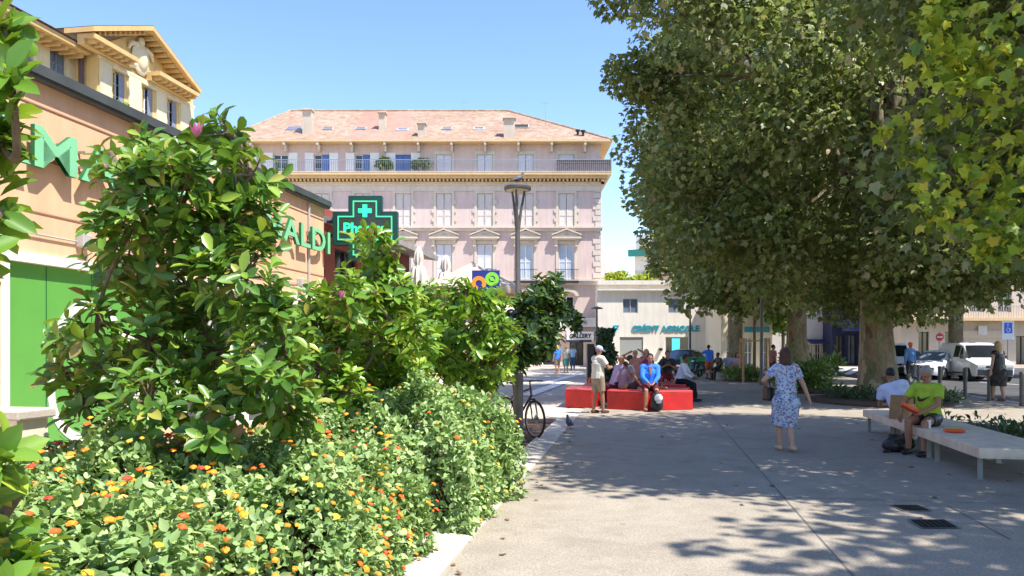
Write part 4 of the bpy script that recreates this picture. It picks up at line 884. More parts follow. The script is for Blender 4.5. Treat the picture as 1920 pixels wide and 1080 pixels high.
# leafy green trees far down the street
def small_tree(name, label, base, h, rad, n, ls, seed, mat, trunk=.08, cz=None, group=None, T=T_PLS):
    rng = np.random.default_rng(seed); t = thing(name, label, 'tree', base, 0, group); b = MB(); zc = cz or h*.68
    b.tube([(0, 0, -.05), (.02, .01, h*.3), (0, 0, h*.6), (.05, 0, h*.85)], [trunk*1.2, trunk, trunk*.8, trunk*.3], 8)
    for k in range(7):
        a = rng.uniform(0, 6.28); b.tube(curve_pts((0, 0, h*rng.uniform(.35, .6)), (math.cos(a)*rad[0]*.7, math.sin(a)*rad[1]*.7, zc+rng.uniform(-.3, .7)*rad[2]), rng, 4, .1), [trunk*.4, trunk*.3, trunk*.25, trunk*.18, trunk*.1], 5)
    b.build('trunk', m_twig, t)
    C = rnd_dirs(rng, 26)*rng.uniform(.3, .85, (26, 1))*np.array(rad)+np.array([0, 0, zc]); idx = rng.integers(0, 26, n); d = rnd_dirs(rng, n)
    pos = C[idx]+d*rng.uniform(.2, 1, (n, 1))*np.array(rad)*.34
    leaves('crown', T, pos, unit(d+rnd_dirs(rng, n)), unit(d*.5+rnd_dirs(rng, n)*.5+np.array([0, 0, .6])), ls*rng.uniform(.6, 1.2, n), mat, t); return t
small_tree('street_tree', 'airy light green tree behind the second plane trunk', (P(1468, 600, 56).x, 56, 0), 7.5, (2.4, 2.2, 2.8), 5000, .3, 41, m_bush, .12, 5.4)
small_tree('sapling', 'young tree held by wooden stakes beside the slim grey post', (G(1414, 716).x, G(1414, 716).y, 0), 6.2, (1.9, 1.7, 2.0), 5200, .17, 42, m_plane, .07, 4.7)

# ================================================================== MAGNOLIA SHRUBS
def magnolia(label, blobs, Yc, dY, stem, mat, seed, ls=.15, dens=1.0, flowers=(), cat='shrub', yellow=0):
    """blobs: (px, py, r px) at about Yc. Rosettes of leaves at twig ends"""
    rng = np.random.default_rng(seed); t = thing('magnolia', label, cat, stem, 0, 'magnolia shrubs along the bed'); S = np.array(stem)
    tips = []; cents = []
    for px, py, rp in blobs:
        Y = Yc+rng.uniform(-dY, dY)*.4; c = np.array(P(px, py, Y)); r_ = rp*Y/F; n = max(4, int(dens*27*(r_/.32)**2))
        d = rnd_dirs(rng, n); tips.append(c+d*rng.uniform(.45, 1.0, (n, 1))*r_*np.array([1, 1.15, 1])); cents.append(c)
    cents = np.array(cents); tips = np.concatenate(tips); tips = tips[tips[:, 2] > .25]
    b = MB(); root = S.copy()
    order = np.argsort(cents[:, 2]); nodes_ = [np.array([S[0], S[1], 0.0])]
    for i in order:
        c = cents[i]; nn = np.array(nodes_); dd = ((nn-c)**2).sum(1)+(nn[:, 2] > c[2])*4; q = nn[np.argmin(dd)]
        r_ = .028 if q[2] < .3 else .018
        b.tube([p_-S for p_ in curve_pts(q, c, rng, 5, .06)], list(np.linspace(r_, r_*.6, 6)), 6); nodes_.append(c); nodes_.append((q+c)/2)
    for tp in tips[::2]:
        c = cents[np.argmin(((cents-tp)**2).sum(1))]; b.tube([c-S, (c+tp)/2-S+rng.normal(size=3)*.02, tp-S], [.010, .007, .004], 5)
    b.build('stems', m_twig, t)
    pos = []; ax = []; nr = []; sz = []
    for tp in tips:
        c = cents[np.argmin(((cents-tp)**2).sum(1))]; out = (tp-c)/max(np.linalg.norm(tp-c), 1e-3)*.8+np.array([0, 0, .75])+rng.normal(size=3)*.25; out /= np.linalg.norm(out)
        e1 = np.cross(out, [0.3, .9, .1]); e1 /= np.linalg.norm(e1); e2 = np.cross(out, e1); k = rng.integers(6, 10); a0 = rng.uniform(0, 6.28)
        for j in range(k):
            a = a0+j*2.4; lift = .95-.09*j+rng.normal()*.12; h = math.cos(a)*e1+math.sin(a)*e2
            x_ = h+out*lift*.8+np.array([0, 0, -.12]); pos.append(tp-out*.012*j); ax.append(x_); nr.append(out*1.0-h*lift*.6); sz.append(ls*rng.uniform(.65, 1.15))
    pos = np.array(pos)-S
    leaves('leaves', T_MAG, pos, unit(np.array(ax)), unit(np.array(nr)), np.array(sz), mat, t)
    if flowers:
        fb = MB()
        for px, py, Y, s in flowers:
            c = Vector(P(px, py, Y))-Vector(S)
            for k in range(7):
                a = k*2*math.pi/7+rng.uniform(-.2, .2); o = .25 if k % 2 else .5; dx, dy = math.cos(a), math.sin(a); up = Vector((0, 0, 1))
                h = Vector((dx, dy, 0)); sd = Vector((-dy, dx, 0)); p0 = c; p1 = c+h*s*o*.6+up*s*.5+sd*s*.28; p2 = c+h*s*o*.6+up*s*.5-sd*s*.28; p3 = c+h*s*o+up*s*1.1
                fb.add([p0, p1, p3, p2, c+h*s*o*.75+up*s*.5], [(0, 1, 4), (1, 2, 4), (2, 3, 4), (3, 0, 4)])
        fb.build('flowers', m_petal, t, smooth=True)
    return t
magnolia('big magnolia shrub with pink buds in front of the green shop panel', [(425, 250, 40), (415, 300, 75), (470, 330, 70), (300, 300, 70), (270, 330, 70), (350, 340, 80), (230, 340, 46), (330, 410, 95), (420, 430, 82), (250, 430, 70), (240, 500, 85), (350, 540, 115), (460, 520, 100), (510, 600, 72), (180, 620, 62), (110, 640, 40), (280, 640, 90), (400, 660, 110), (500, 690, 90), (200, 700, 70), (120, 690, 40), (280, 750, 80), (400, 770, 90), (160, 760, 40), (540, 760, 60), (470, 400, 70), (200, 300, 26)],
         5.0, 1.0, (P(370, 800, 5.2).x, 5.2, 0), m_mag, 1, .132, 1.3, ((368, 258, 4.6, .08), (203, 320, 4.6, .075), (322, 322, 4.7, .05), (640, 560, 5.0, .05)))
magnolia('tall pointed magnolia shrub standing before the green cross', [(700, 432, 26), (690, 470, 38), (722, 480, 34), (700, 520, 48), (660, 560, 60), (735, 560, 55), (600, 570, 50), (575, 620, 60), (640, 630, 75), (720, 630, 75), (600, 690, 70), (690, 700, 80), (770, 690, 60), (640, 740, 60), (780, 620, 45)],
         7.6, 1.4, (P(680, 800, 7.6).x, 7.6, 0), m_magl, 2, .145, 1.15, ((707, 556, 7.2, .06),))
magnolia('round lime tipped magnolia shrub between the pointed one and the lamp post', [(850, 560, 38), (905, 565, 36), (820, 600, 50), (880, 620, 60), (930, 620, 40), (955, 620, 22), (840, 670, 60), (910, 680, 58), (800, 560, 34), (870, 545, 26), (930, 560, 28), (870, 720, 50), (960, 660, 18), (790, 650, 50)],
         9.6, 1.6, (P(870, 800, 9.8).x, 9.8, 0), m_magl, 3, .145, 1.3)
magnolia('dark magnolia with a few leaves reaching over the paving behind the bicycle', [(1040, 530, 18), (1020, 550, 34), (990, 580, 36), (1040, 590, 32), (1072, 602, 20), (1010, 625, 44), (975, 620, 34), (998, 655, 34), (955, 665, 36), (930, 600, 30), (925, 690, 40)],
         12.4, .8, (P(950, 800, 12.6).x, 12.6, 0), m_magd, 4, .17, 1.9)
magnolia('close magnolia branches leaning in at the left picture edge', [(-60, 90, 60), (10, 50, 24), (20, 150, 34), (-30, 230, 60), (0, 260, 26), (-10, 310, 26), (-80, 330, 80), (-20, 400, 26), (-120, 150, 90), (-60, 480, 40), (-120, 800, 50), (-180, 600, 110)],
         2.6, .5, (P(-260, 800, 2.7).x, 2.7, 0), m_magl, 5, .14, .5, ((98, 55, 2.3, .0),))
magnolia('low magnolia shoot with large pale leaves in the bottom left corner', [(0, 850, 24), (-50, 930, 50), (-10, 990, 36), (40, 1065, 34), (-80, 1040, 60), (-20, 1100, 50)],
         2.0, .35, (P(-60, 1050, 2.1).x, 2.1, 0), m_magl, 6, .12, .42)

# ================================================================== LANTANA
m_heads = [M('lantana head '+n_, c_, .6, .25, 60) for n_, c_ in (('red', (.82, .13, .012)), ('orange', (.86, .24, .012)), ('amber', (.86, .34, .015)), ('yellow', (.85, .45, .03)), ('tangerine', (.86, .28, .015)))]
def lantana(label, u0, u1, y0, y1, h, n, nf, seed, ls=.062):
    rng = np.random.default_rng(seed); cu, cy = (u0+u1)/2, (y0+y1)/2; base = np.array([cu+.163*cy, cy, 0.0])
    t = thing('lantana', label, 'flowering shrub', tuple(base), 0, 'lantana shrubs in the bed')
    def surf(m, lo=0.0):
        # points on a bumpy loaf: u, y in [-1, 1] squircle
        q = rnd_dirs(rng, m); q[:, 2] = np.abs(q[:, 2])*1.05-.05; q = unit(q); k = (np.abs(q[:, 0])**3.2+np.abs(q[:, 1])**3.2+np.abs(q[:, 2])**3.2)**(-1/3.2); s = q*k[:, None]
        uu = s[:, 0]*(u1-u0)/2; yy = s[:, 1]*(y1-y0)/2; X = uu+.163*yy
        bum = .11*np.sin(uu*5.1+seed)*np.sin(yy*4.3+seed*2)+.07*np.sin(uu*11+yy*7)+.05*np.sin(yy*15-uu*9)+.03*np.sin(uu*29+yy*23)
        f = 1+bum*.9; p_ = np.stack([X*f, yy*f, np.maximum(s[:, 2], .0)*h*f+.04], 1); return p_, unit(np.stack([s[:, 0]**3, s[:, 1]**3, s[:, 2]**3*1.2+.15], 1))
    p_, nn = surf(n); dep = rng.exponential(.055, n)[:, None]; p_ = p_-nn*np.minimum(dep, .3)+rng.normal(size=(n, 3))*.018
    nr = unit(nn*.8+np.array([0, 0, .55])+rng.normal(size=(n, 3))*.42); ax = unit(rng.normal(size=(n, 3))+nn*.5+np.array([0, 0, -.1]))
    leaves('leaves', T_LAN, p_, ax, nr, ls*rng.uniform(.6, 1.35, n), m_lan, t)
    fp, fn = surf(nf); fp = fp+fn*.07; fo = np.argsort(((fp+base-np.array([0, 0, EYE]))**2).sum(1)+30*(fn[:, 0]*0+(fn[:, 2] < .2))); fp = fp[fo]; fn = fn[fo]; allp = []; alla = []; alln = []; als = []
    fb = []
    for c, nn_ in zip(fp, fn):
        up = unit((nn_+np.array([0, -.15, .9]))[None])[0]; k = rng.integers(9, 15); rr = rng.uniform(.010, .019); d = rnd_dirs(rng, k); d = unit(d+up*.8)
        allp.append(c+d*rr); alln.append(d); als.append(np.full(k, rr*1.05)*rng.uniform(.8, 1.2, k))
    allp = np.concatenate(allp); alln = np.concatenate(alln); als = np.concatenate(als)
    # one hue per flower head: six-sided florets merged by head
    heads = MB()
    V, Fc = T_FLR
    i = 0
    for c, nn_ in zip(fp, fn):
        up = Vector(unit((nn_+np.array([0, -.15, .9]))[None])[0]); rr = rng.uniform(.012, .023); M3 = up.to_track_quat('Z', 'Y').to_matrix()
        vs = []; fs = []; rings = [(1.0, -.1, 9), (1.0, .35, 9), (.62, .72, 7), (.2, .9, 5)]
        for ri, (r_, z_, nk) in enumerate(rings):
            for q in range(9):
                a = 2*math.pi*q/9+ri*.35; w_ = 1+.28*((q+ri) % 2)-.1+rng.uniform(-.1, .1); vs.append(Vector(c)+M3@Vector((math.cos(a)*r_*rr*w_, math.sin(a)*r_*rr*w_, z_*rr*.8*(1+rng.uniform(-.15, .15)))))
        for ri in range(3):
            for q in range(9): fs.append((ri*9+q, ri*9+(q+1) % 9, (ri+1)*9+(q+1) % 9, (ri+1)*9+q))
        fs.append([27+q for q in range(9)]); fs.append([q for q in range(9)][::-1])
        i += 1
        if i <= 100: one = MB(); one.add(vs, fs); one.build('flower_head', m_heads[int(rng.integers(0, 5))], t)
        else: heads.add(vs, fs)
    o = heads.build('flowers', m_flow, t); o['kind'] = 'stuff'
    # stems and dark heart
    b = MB()
    for k in range(70):
        e, en = surf(1); e = e[0]*.93; b.tube(curve_pts((e[0]*.45, e[1]*.6, 0), e, rng, 4, .05), [.009, .008, .007, .005, .003], 5)
    b.build('stems', m_twig, t)
    c = MB(); mm = []
    return t
lantana('broad lantana shrub full of orange and yellow flowers in the nearest foreground', -4.3, -1.72, 1.55, 3.95, .95, 46000, 850, 1, .056)
lantana('second lantana mound with many red and yellow flower heads behind the nearest one', -4.3, -1.66, 3.85, 6.35, .97, 46000, 700, 2, .056)
lantana('pale green lantana clump with few flowers swelling towards the bicycle', -3.6, -1.44, 6.5, 9.4, 1.14, 36000, 150, 3, .060)
# ground hugging edge of the bed
rng = np.random.default_rng(9)
for q_, (u_, y_, lab_) in enumerate(((-1.95, 10.4, 'low leafy plants trailing onto the kerb before the lamp post'), (-2.25, 12.4, 'tuft of broad leaves at the foot of the lamp post'))):
    t = thing('edging_plant', lab_, 'plant', (u_+.163*y_, y_, 0)); leafball('leaves', T_MAG, (0, 0, .25), (.28, .85, .34), 380, .10, m_bush, 191+q_, t); b = MB()
    for k in range(10): b.tube([(0, k*.1-.5, 0), (.1*math.sin(k), k*.12-.6, .35)], .005, 4)
    b.build('stems', m_twig, t)
t = thing('edging_plant', 'loose leafy edging plant spilling over the pale kerb by the last lantana', 'plant', (-.35, 9.2, 0))
leafball('leaves', T_MAG, (0, 0, .25), (.38, .8, .35), 420, .10, m_bush, 91, t); b = MB()
for k in range(10): b.tube([(0, k*.1-.5, 0), (.1*math.sin(k), k*.12-.6, .35)], .005, 4)
b.build('stems', m_twig, t)

# ================================================================== TREE PIT PLANTING
def pit(name, label, c, rx, ry, h, n, ls, mat, seed, T=T_MAG, soil=True, cat='shrub'):
    t = thing(name, label, cat, c, -TH); rng = np.random.default_rng(seed)
    if soil: b = MB(); b.lathe([(1, -.02), (1, .05), (.9, .09), (.02, .1)], n=28); 
    if soil:
        b.v = [(x*rx, y*ry, z) for x, y, z in b.v]; b.build('soil', m_soil, t)
    K = 16; C = np.stack([rng.uniform(-.8, .8, K)*rx, rng.uniform(-.8, .8, K)*ry, rng.uniform(.1, .6, K)*h], 1); idx = rng.integers(0, K, n); d = rnd_dirs(rng, n)
    pos = C[idx]+d*rng.uniform(.2, 1, (n, 1))*np.array([rx*.28, ry*.28, h*.45]); pos[:, 2] = np.abs(pos[:, 2])+.05
    leaves('leaves', T, pos, unit(d+np.array([0, 0, .5])+rnd_dirs(rng, n)*.7), unit(rnd_dirs(rng, n)*.6+np.array([0, -.2, .8])), ls*rng.uniform(.6, 1.2, n), mat, t)
    b = MB()
    for i in range(40):
        q = C[rng.integers(0, K)]; b.tube([(q[0]*.8, q[1]*.8, 0), tuple(q+rng.normal(size=3)*.1)], [.008, .004], 4)
    b.build('stems', m_twig, t); return t
g = G(1605, 772); pit('ground_cover', 'dark low plants over brown soil round the foot of the thick plane trunk', (11.0, 23.1, 0), 2.0, 2.6, .38, 1100, .16, m_ivy, 51, cat='plant')
g = G(1530, 738); pit('bush', 'loose light green bush at the foot of the second plane trunk', (g.x+.1, g.y+1.0, 0), 1.05, 1.3, 1.5, 1500, .24, m_bush, 52, T_MAG)
g = G(1400, 716); pit('bush', 'pale tufty bush under the staked sapling', (g.x, g.y+.6, 0), 1.0, .9, .7, 900, .2, m_bush, 53, T_MAG)
pit('bush', 'leafy shrub poking in at the right edge in front of the bench end', (6.2, 8.15, 0), .55, .5, .48, 750, .11, m_bush, 54, T_MAG)
g = G(1300, 700); pit('ground_cover', 'dark narrow planting between bench and bollards', (8.9, 13.6, 0), .7, 2.6, .3, 500, .13, m_ivy, 55, T_MAG, cat='plant')
# ================================================================== PEOPLE
def skinmat(name, c): 
    return M(name, c, .55, .08, 12, spec=.35)
S_LIGHT = skinmat('fair skin', (.50, .28, .19)); S_TAN = skinmat('tanned skin', (.36, .17, .10)); S_DARK = skinmat('dark skin', (.14, .07, .045)); S_MID = skinmat('mid skin', (.30, .16, .10))
def cloth(name, c, var=.12): return M(name, c, .85, var, 9, .25, 60, spec=.2)
H_BROWN = M('brown hair', (.07, .025, .015), .5, .3, 30, .4, 120); H_BLACK = M('black hair', (.012, .01, .01), .45, .3, 30, .4, 120); H_GREY = M('grey hair', (.30, .28, .25), .6, .25, 30, .4, 120); H_BLOND = M('blond hair', (.50, .34, .16), .6, .2, 30, .4, 120)
def floral():
    m, t, bs, out = nodes('floral dress'); tc = t.nodes.new('ShaderNodeTexCoord'); v = t.nodes.new('ShaderNodeTexVoronoi'); v.inputs['Scale'].default_value = 44; t.links.new(tc.outputs['Object'], v.inputs['Vector'])
    sp_ = t.nodes.new('ShaderNodeSeparateColor'); t.links.new(v.outputs['Color'], sp_.inputs[0])
    r = ramp(t, [(0, (.46, .52, .66)), (.3, (.16, .25, .48)), (.5, (.58, .60, .68)), (.70, (.36, .18, .26)), (.8, (.08, .10, .20)), (.9, (.40, .48, .66))], 'CONSTANT'); t.links.new(sp_.outputs[0], r.inputs[0]); t.links.new(r.outputs[0], bs.inputs['Base Color']); bs.inputs['Roughness'].default_value = .8
    bump(t, bs, noise(t, 14, 4, tc.outputs['Object']).outputs[0], .3, .02); return m
m_floral = floral()
def ik(a, b, l1, l2, pole):
    a = Vector(a); b = Vector(b); d = b-a; L = d.length; mx = (l1+l2)*.999
    if L > mx: b = a+d*(mx/L); L = mx
    u = (b-a).normalized(); x = (l1*l1-l2*l2+L*L)/(2*L); h = math.sqrt(max(l1*l1-x*x, 0)); p_ = Vector(pole)-u*u.dot(Vector(pole)); p_.normalize()
    return a+u*x+p_*h, b
def remeshed(mb, name, mats, voxel, sm=3, fold=0):
    me = mb.mesh(name+'_raw', mats); o = bpy.data.objects.new('tmp', me); COL.objects.link(o)
    r = o.modifiers.new('r', 'REMESH'); r.mode = 'VOXEL'; r.voxel_size = voxel; r.use_smooth_shade = True
    s = o.modifiers.new('s', 'SMOOTH'); s.iterations = sm; s.factor = .5
    if fold:
        tx = bpy.data.textures.get('folds') or bpy.data.textures.new('folds', 'CLOUDS'); tx.noise_scale = .09
        d = o.modifiers.new('d', 'DISPLACE'); d.texture = tx; d.strength = fold; d.mid_level = .5
    bpy.context.view_layer.update(); out = evaluated(o, name); bpy.data.objects.remove(o); bpy.data.meshes.remove(me)
    out.materials.clear()
    for m in (mats if isinstance(mats, (list, tuple)) else [mats]): out.materials.append(m)
    out.polygons.foreach_set('use_smooth', [True]*len(out.polygons)); return out
def person(label, loc, rz, pel=(0, 0, .93), lean=(0, .02, 1), side=(1, 0, 0), fl=(-.10, 0, .08), fr=(.10, 0, .08), hl=(-.27, .03, .80), hr=(.27, .03, .80), kp=(0, 1, 0), kpl=None, kpr=None, el=(-.3, -1, 0), er=(.3, -1, 0),
           look=(0, 1, 0), skin=None, top=None, topkind='tshirt', bottom=None, botkind='shorts', hair=None, hairkind='short', shoes=None, vox=.014, sc_=1.0, girth=1.0, female=False, sock=None, footdir=(0, 1, 0), face=False, fold=.006):
    skin = skin or S_TAN; t = thing('person', label, 'person', loc, rz); t.scale = (sc_,)*3
    pel = Vector(pel); lean = Vector(lean).normalized(); side = Vector(side); side = (side-lean*side.dot(lean)).normalized(); fwd = lean.cross(side)*1.0
    if fwd.dot(Vector((0, 1, 0))) < 0 and abs(fwd.y) > .5: fwd = -fwd
    hipside = Vector((1, 0, 0)); hipL = pel-hipside*.09; hipR = pel+hipside*.09
    shc = pel+lean*.47; sw_ = .165 if female else .185; shL = shc-side*sw_; shR = shc+side*sw_; nb = pel+lean*.53
    look = Vector(look).normalized(); hc = nb+lean*.06+Vector((0, 0, .105))+look*.025
    kL, aL = ik(hipL, fl, .43, .42, kpl or kp); kR, aR = ik(hipR, fr, .43, .42, kpr or kp)
    eL, wL = ik(shL, hl, .285, .25, el); eR, wR = ik(shR, hr, .285, .25, er)
    g = girth; b = MB()
    # head, neck
    lk = Vector((look.x, look.y, look.z)); M3 = lk.to_track_quat('Y', 'Z').to_matrix()
    b.cap(nb-lean*.03, hc-Vector((0, 0, .05)), .056, .052); b.ell(hc+M3@Vector((0, -.008, .018)), (.076, .094, .100), M3, n=16, m=10); b.ell(hc+M3@Vector((0, .022, -.045)), (.055, .066, .072), M3)
    b.ell(hc+M3@Vector((0, .094, -.012)), (.012, .018, .022), M3, n=8, m=6)
    for s in (-1, 1): b.ell(hc+M3@Vector((s*.078, -.005, -.008)), (.012, .02, .03), M3, n=8, m=6)
    b.ell(hc+M3@Vector((0, .075, .03)), (.05, .018, .014), M3, n=8, m=6)      # brow
    # torso
    b.cap(pel+Vector((0, 0, -.02)), pel+lean*.12, .125*g, .115*g, 1.25, side); b.cap(pel+lean*.12, pel+lean*.33, .108*g, .118*g, 1.3, side); b.cap(pel+lean*.33, pel+lean*.43, .12*g, .095, 1.35, side)
    b.cap(shL+side*.03, shR-side*.03, .07, .07); b.cap(shc, nb, .085, .06)
    for hp, kn, an, fd in ((hipL, kL, aL, -1), (hipR, kR, aR, 1)):
        b.cap(hp, kn, .085*g, .056); b.cap(kn, kn+(an-kn)*.35, .056, .058); b.cap(kn+(an-kn)*.35, an, .058, .037)
        fdv = Vector(footdir).normalized(); b.cap(an+Vector((0, 0, -.035))-fdv*.03, an+fdv*.15+Vector((0, 0, -.05)), .036, .026, 1.3, (fdv.y, -fdv.x, 0))
    for sh, el_, wr, sg in ((shL, eL, wL, -1), (shR, eR, wR, 1)):
        b.cap(sh, el_, .052, .041); b.cap(el_, wr, .042, .027)
        hd = (wr-el_).normalized(); inn = (-side*sg)*.6+Vector((0, .5, 0)); inn = (inn-hd*inn.dot(hd)).normalized(); across = hd.cross(inn).normalized()
        b.cap(wr, wr+hd*.08, .024, .02, 1.8, across)
        for q, ln in enumerate((.066, .076, .072, .056)):
            f0 = wr+hd*.085+across*((q-1.5)*.02); f1 = f0+(hd+inn*.25).normalized()*ln*.55; f2 = f1+(hd+inn*.9).normalized()*ln*.45; b.cap(f0, f1, .0095, .009, n=8); b.cap(f1, f2, .009, .007, n=8)
        b.cap(wr+hd*.03+across*.03, wr+hd*.075+across*.052+inn*.02, .012, .009, n=8)
    part('body', remeshed(b, 'body', skin, min(vox, .0115), 2), t)
    # top
    if top:
        s = MB(); e = .018
        drop = .10 if topkind != 'tucked' else .0
        s.cap(pel-lean*(drop-.06), pel+lean*.12, .132*g+e, .120*g+e, 1.27, side, flat0=True); s.cap(pel+lean*.12, pel+lean*.33, .115*g+e, .12*g+e, 1.3, side); s.cap(pel+lean*.33, pel+lean*.43, .122*g+e, .095+e, 1.35, side)
        s.cap(shL+side*.03, shR-side*.03, .072+e, .072+e); s.cap(shc, nb-lean*.01, .085+e*.6, .062+e*.4, flat1=True)
        fr_ = {'tshirt': .62, 'long': 1.0, 'tucked': .62, 'sleeveless': .12}[topkind]
        for sh, el_, wr in ((shL, eL, wL), (shR, eR, wR)):
            if fr_ > .2: s.cap(sh, sh+(el_-sh)*fr_, .062+e*.6, (.060 if fr_ < 1 else .048)+e*.6, flat1=fr_ < 1, n=16)
            if fr_ == 1: s.cap(el_, el_+(wr-el_)*.9, .05+e*.5, .036+e*.4, flat1=True)
        part('shirt', remeshed(s, 'shirt', top, vox, 2, fold), t)
    if bottom:
        s = MB(); e = .014
        if botkind == 'skirt':
            kz = (kL+kR)/2; mid = kz+Vector((0, 0, -.06)); spread = (kL-kR).length*.5+.13
            s.cap(pel+lean*.10, pel-Vector((0, 0, .08)), .125*g, .15*g, 1.3, side); s.cap(pel-Vector((0, 0, .08)), mid, .155*g, .135, max(1.15, spread/.14), (kR-kL) if (kR-kL).length > .08 else side, flat1=True, n=20)
        else:
            s.cap(pel-Vector((0, 0, .03)), pel+lean*.10, .13*g+e, .118*g+e, 1.27, side, flat1=True)
            fr_ = {'shorts': .86, 'trousers': 1.0, 'short': .55}[botkind]
            for hp, kn, an in ((hipL, kL, aL), (hipR, kR, aR)):
                s.cap(hp, hp+(kn-hp)*fr_, .095*g+e, (.078 if fr_ < 1 else .062)+e, flat1=fr_ < 1, n=16)
                if fr_ == 1: s.cap(kn, an+Vector((0, 0, .02)), .06+e, .046+e, flat1=True)
        part({'skirt': 'skirt', 'shorts': 'shorts', 'short': 'shorts', 'trousers': 'trousers'}[botkind], remeshed(s, 'bottoms', bottom, vox, 2, fold), t)
    if hair:
        s = MB(); s.ell(hc+M3@Vector((0, -.022, .035)), (.086, .095, .094), M3, n=16, m=10)
        if hairkind == 'bob':
            for q in range(7):
                a = R(180+q*180/6); x_ = math.cos(a)*.075; y_ = math.sin(a)*.075-.02; s.cap(hc+M3@Vector((x_, y_, .02)), hc+M3@Vector((x_*1.15, y_*1.1, -.14)), .04, .034)
        elif hairkind == 'long':
            for q in range(5):
                a = R(200+q*35); x_ = math.cos(a)*.07; y_ = math.sin(a)*.07-.02; s.cap(hc+M3@Vector((x_, y_, .02)), hc+M3@Vector((x_*1.1, y_*1.3-.02, -.24)), .038, .02)
        elif hairkind == 'bun': s.ell(hc+M3@Vector((0, -.12, .09)), (.045, .045, .045), n=10)
        part('hair', remeshed(s, 'hair', hair, .010, 1, .010), t)
    if hairkind in ('cap', 'helmet'):
        s = MB(); s.ell(hc+M3@Vector((0, -.01, .045)), (.090, .106, .082), M3, n=18, m=10)
        if hairkind == 'cap': s.cap(hc+M3@Vector((0, .07, .045)), hc+M3@Vector((0, .17, .03)), .012, .01, 5.5, M3@Vector((1, 0, 0)))
        part('cap', remeshed(s, 'cap', hair_cap, .010, 1), t)
    if shoes:
        for an in (aL, aR):
            s = MB(); fdv = Vector(footdir).normalized(); s.cap(an+Vector((0, 0, -.03))-fdv*.035, an+fdv*.16+Vector((0, 0, -.045)), .044, .033, 1.25, (fdv.y, -fdv.x, 0)); zmin = an.z-.08
            s.v = [(v[0], v[1], max(v[2], zmin)) for v in s.v]; s.build('shoe', shoes, t, smooth=True, ang=70)
    if face:
        for s_ in (-1, 1):
            e_ = MB(); e_.ell(hc+M3@Vector((s_*.03, .083, .008)), (.011, .008, .008), M3, n=8, m=6); e_.build('eye', m_black, t, smooth=True)
        e_ = MB(); e_.cap(hc+M3@Vector((-.02, .086, -.055)), hc+M3@Vector((.02, .086, -.055)), .004, .004, n=6); e_.build('mouth', M('lips', (.30, .09, .07), .5), t)
    return t, dict(hc=hc, wL=wL, wR=wR, pel=pel, shc=shc, kL=kL, kR=kR, fwd=fwd, lean=lean, side=side, nb=nb)
def face_to(dx, dy): return math.atan2(-dx, dy)      # turns +Y towards (dx, dy)
hair_cap = M('blue cap', (.10, .14, .45), .7, .3, 40)
# 1 woman walking away
g = G(1474, 846)
t, J = person('woman in a blue floral knee length dress walking away across the plaza', (g.x, g.y, 0), R(4), pel=(0, 0, .90), lean=(0, .05, 1), fl=(-.05, .12, .075), fr=(.05, -.14, .10), kp=(0, 1, 0), hl=(-.24, .24, 1.08), hr=(.40, -.02, .82), el=(-1, -.6, -.3), er=(.6, -1, 0), look=(-.45, 1, -.02),
              skin=S_LIGHT, top=m_floral, topkind='tucked', bottom=m_floral, botkind='skirt', hair=H_BROWN, hairkind='bob', shoes=cloth('beige sandals', (.50, .38, .25)), vox=.010, sc_=.955, female=True, girth=.98, fold=.011)
hb = thing('handbag', 'black handbag held against the left side of the walking woman', 'bag', (g.x-.20, g.y+.20, .88), R(10)); b = MB(); b.box(-.05, .07, -.06, .16, -.1, .12); b.build('bag_body', m_black, hb, bevel=.03)
b = MB(); b.tube([(0, -.04, .12), (-.01, 0, .25), (0, .06, .30), (.01, .12, .25), (0, .14, .12)], .008, 6); b.build('strap', m_black, hb)

# bench -------------------------------------------------------------
c0 = Vector((5.67, 9.32, 0)); c1 = Vector((6.85, 15.0, 0)); ba = math.atan2(-(c1.x-c0.x), c1.y-c0.y); L = (c1-c0).length
bn = thing('bench', 'long pale slab bench on thin metal legs under the plane trees', 'bench', c0, ba)
for i in range(3):
    b = MB(); b.box(0, .98, i*L/3+.004, (i+1)*L/3-.004, .29, .42); b.build('seat', m_bench, bn, bevel=.01)
    for yy in (i*L/3+.22, (i+1)*L/3-.14):
        for xx in (.06, .86):
            b = MB(); b.box(xx, xx+.06, yy, yy+.012, 0, .289); b.box(xx-.02, xx+.08, yy-.03, yy+.04, 0, .008); b.build('leg', m_steel, bn)
b = MB(); pts = []
def bxy(x, y): return (c0.x+x*math.cos(ba)-y*math.sin(ba), c0.y+x*math.sin(ba)+y*math.cos(ba))
N = 9; vs = []
for i in range(N):
    a = -.55+1.1*i/(N-1)
    for zz, off in ((.425, 0), (.84, .12)):
        for th in (0, .025): vs.append((-.04+.36*(i/(N-1))*1.0+0, 3.84-.12*math.cos(a*2.2)-off+th+.0, zz))
fs = []
for i in range(N-1):
    a = i*4; c_ = (i+1)*4; fs += [(a, c_, c_+2, a+2), (a+1, a+3, c_+3, c_+1), (a+2, c_+2, c_+3, a+3), (a, a+1, c_+1, c_)]
fs += [(0, 2, 3, 1), ((N-1)*4, (N-1)*4+1, (N-1)*4+3, (N-1)*4+2)]
b.add(vs, fs); b.build('backrest', m_woodb, bn, smooth=True)

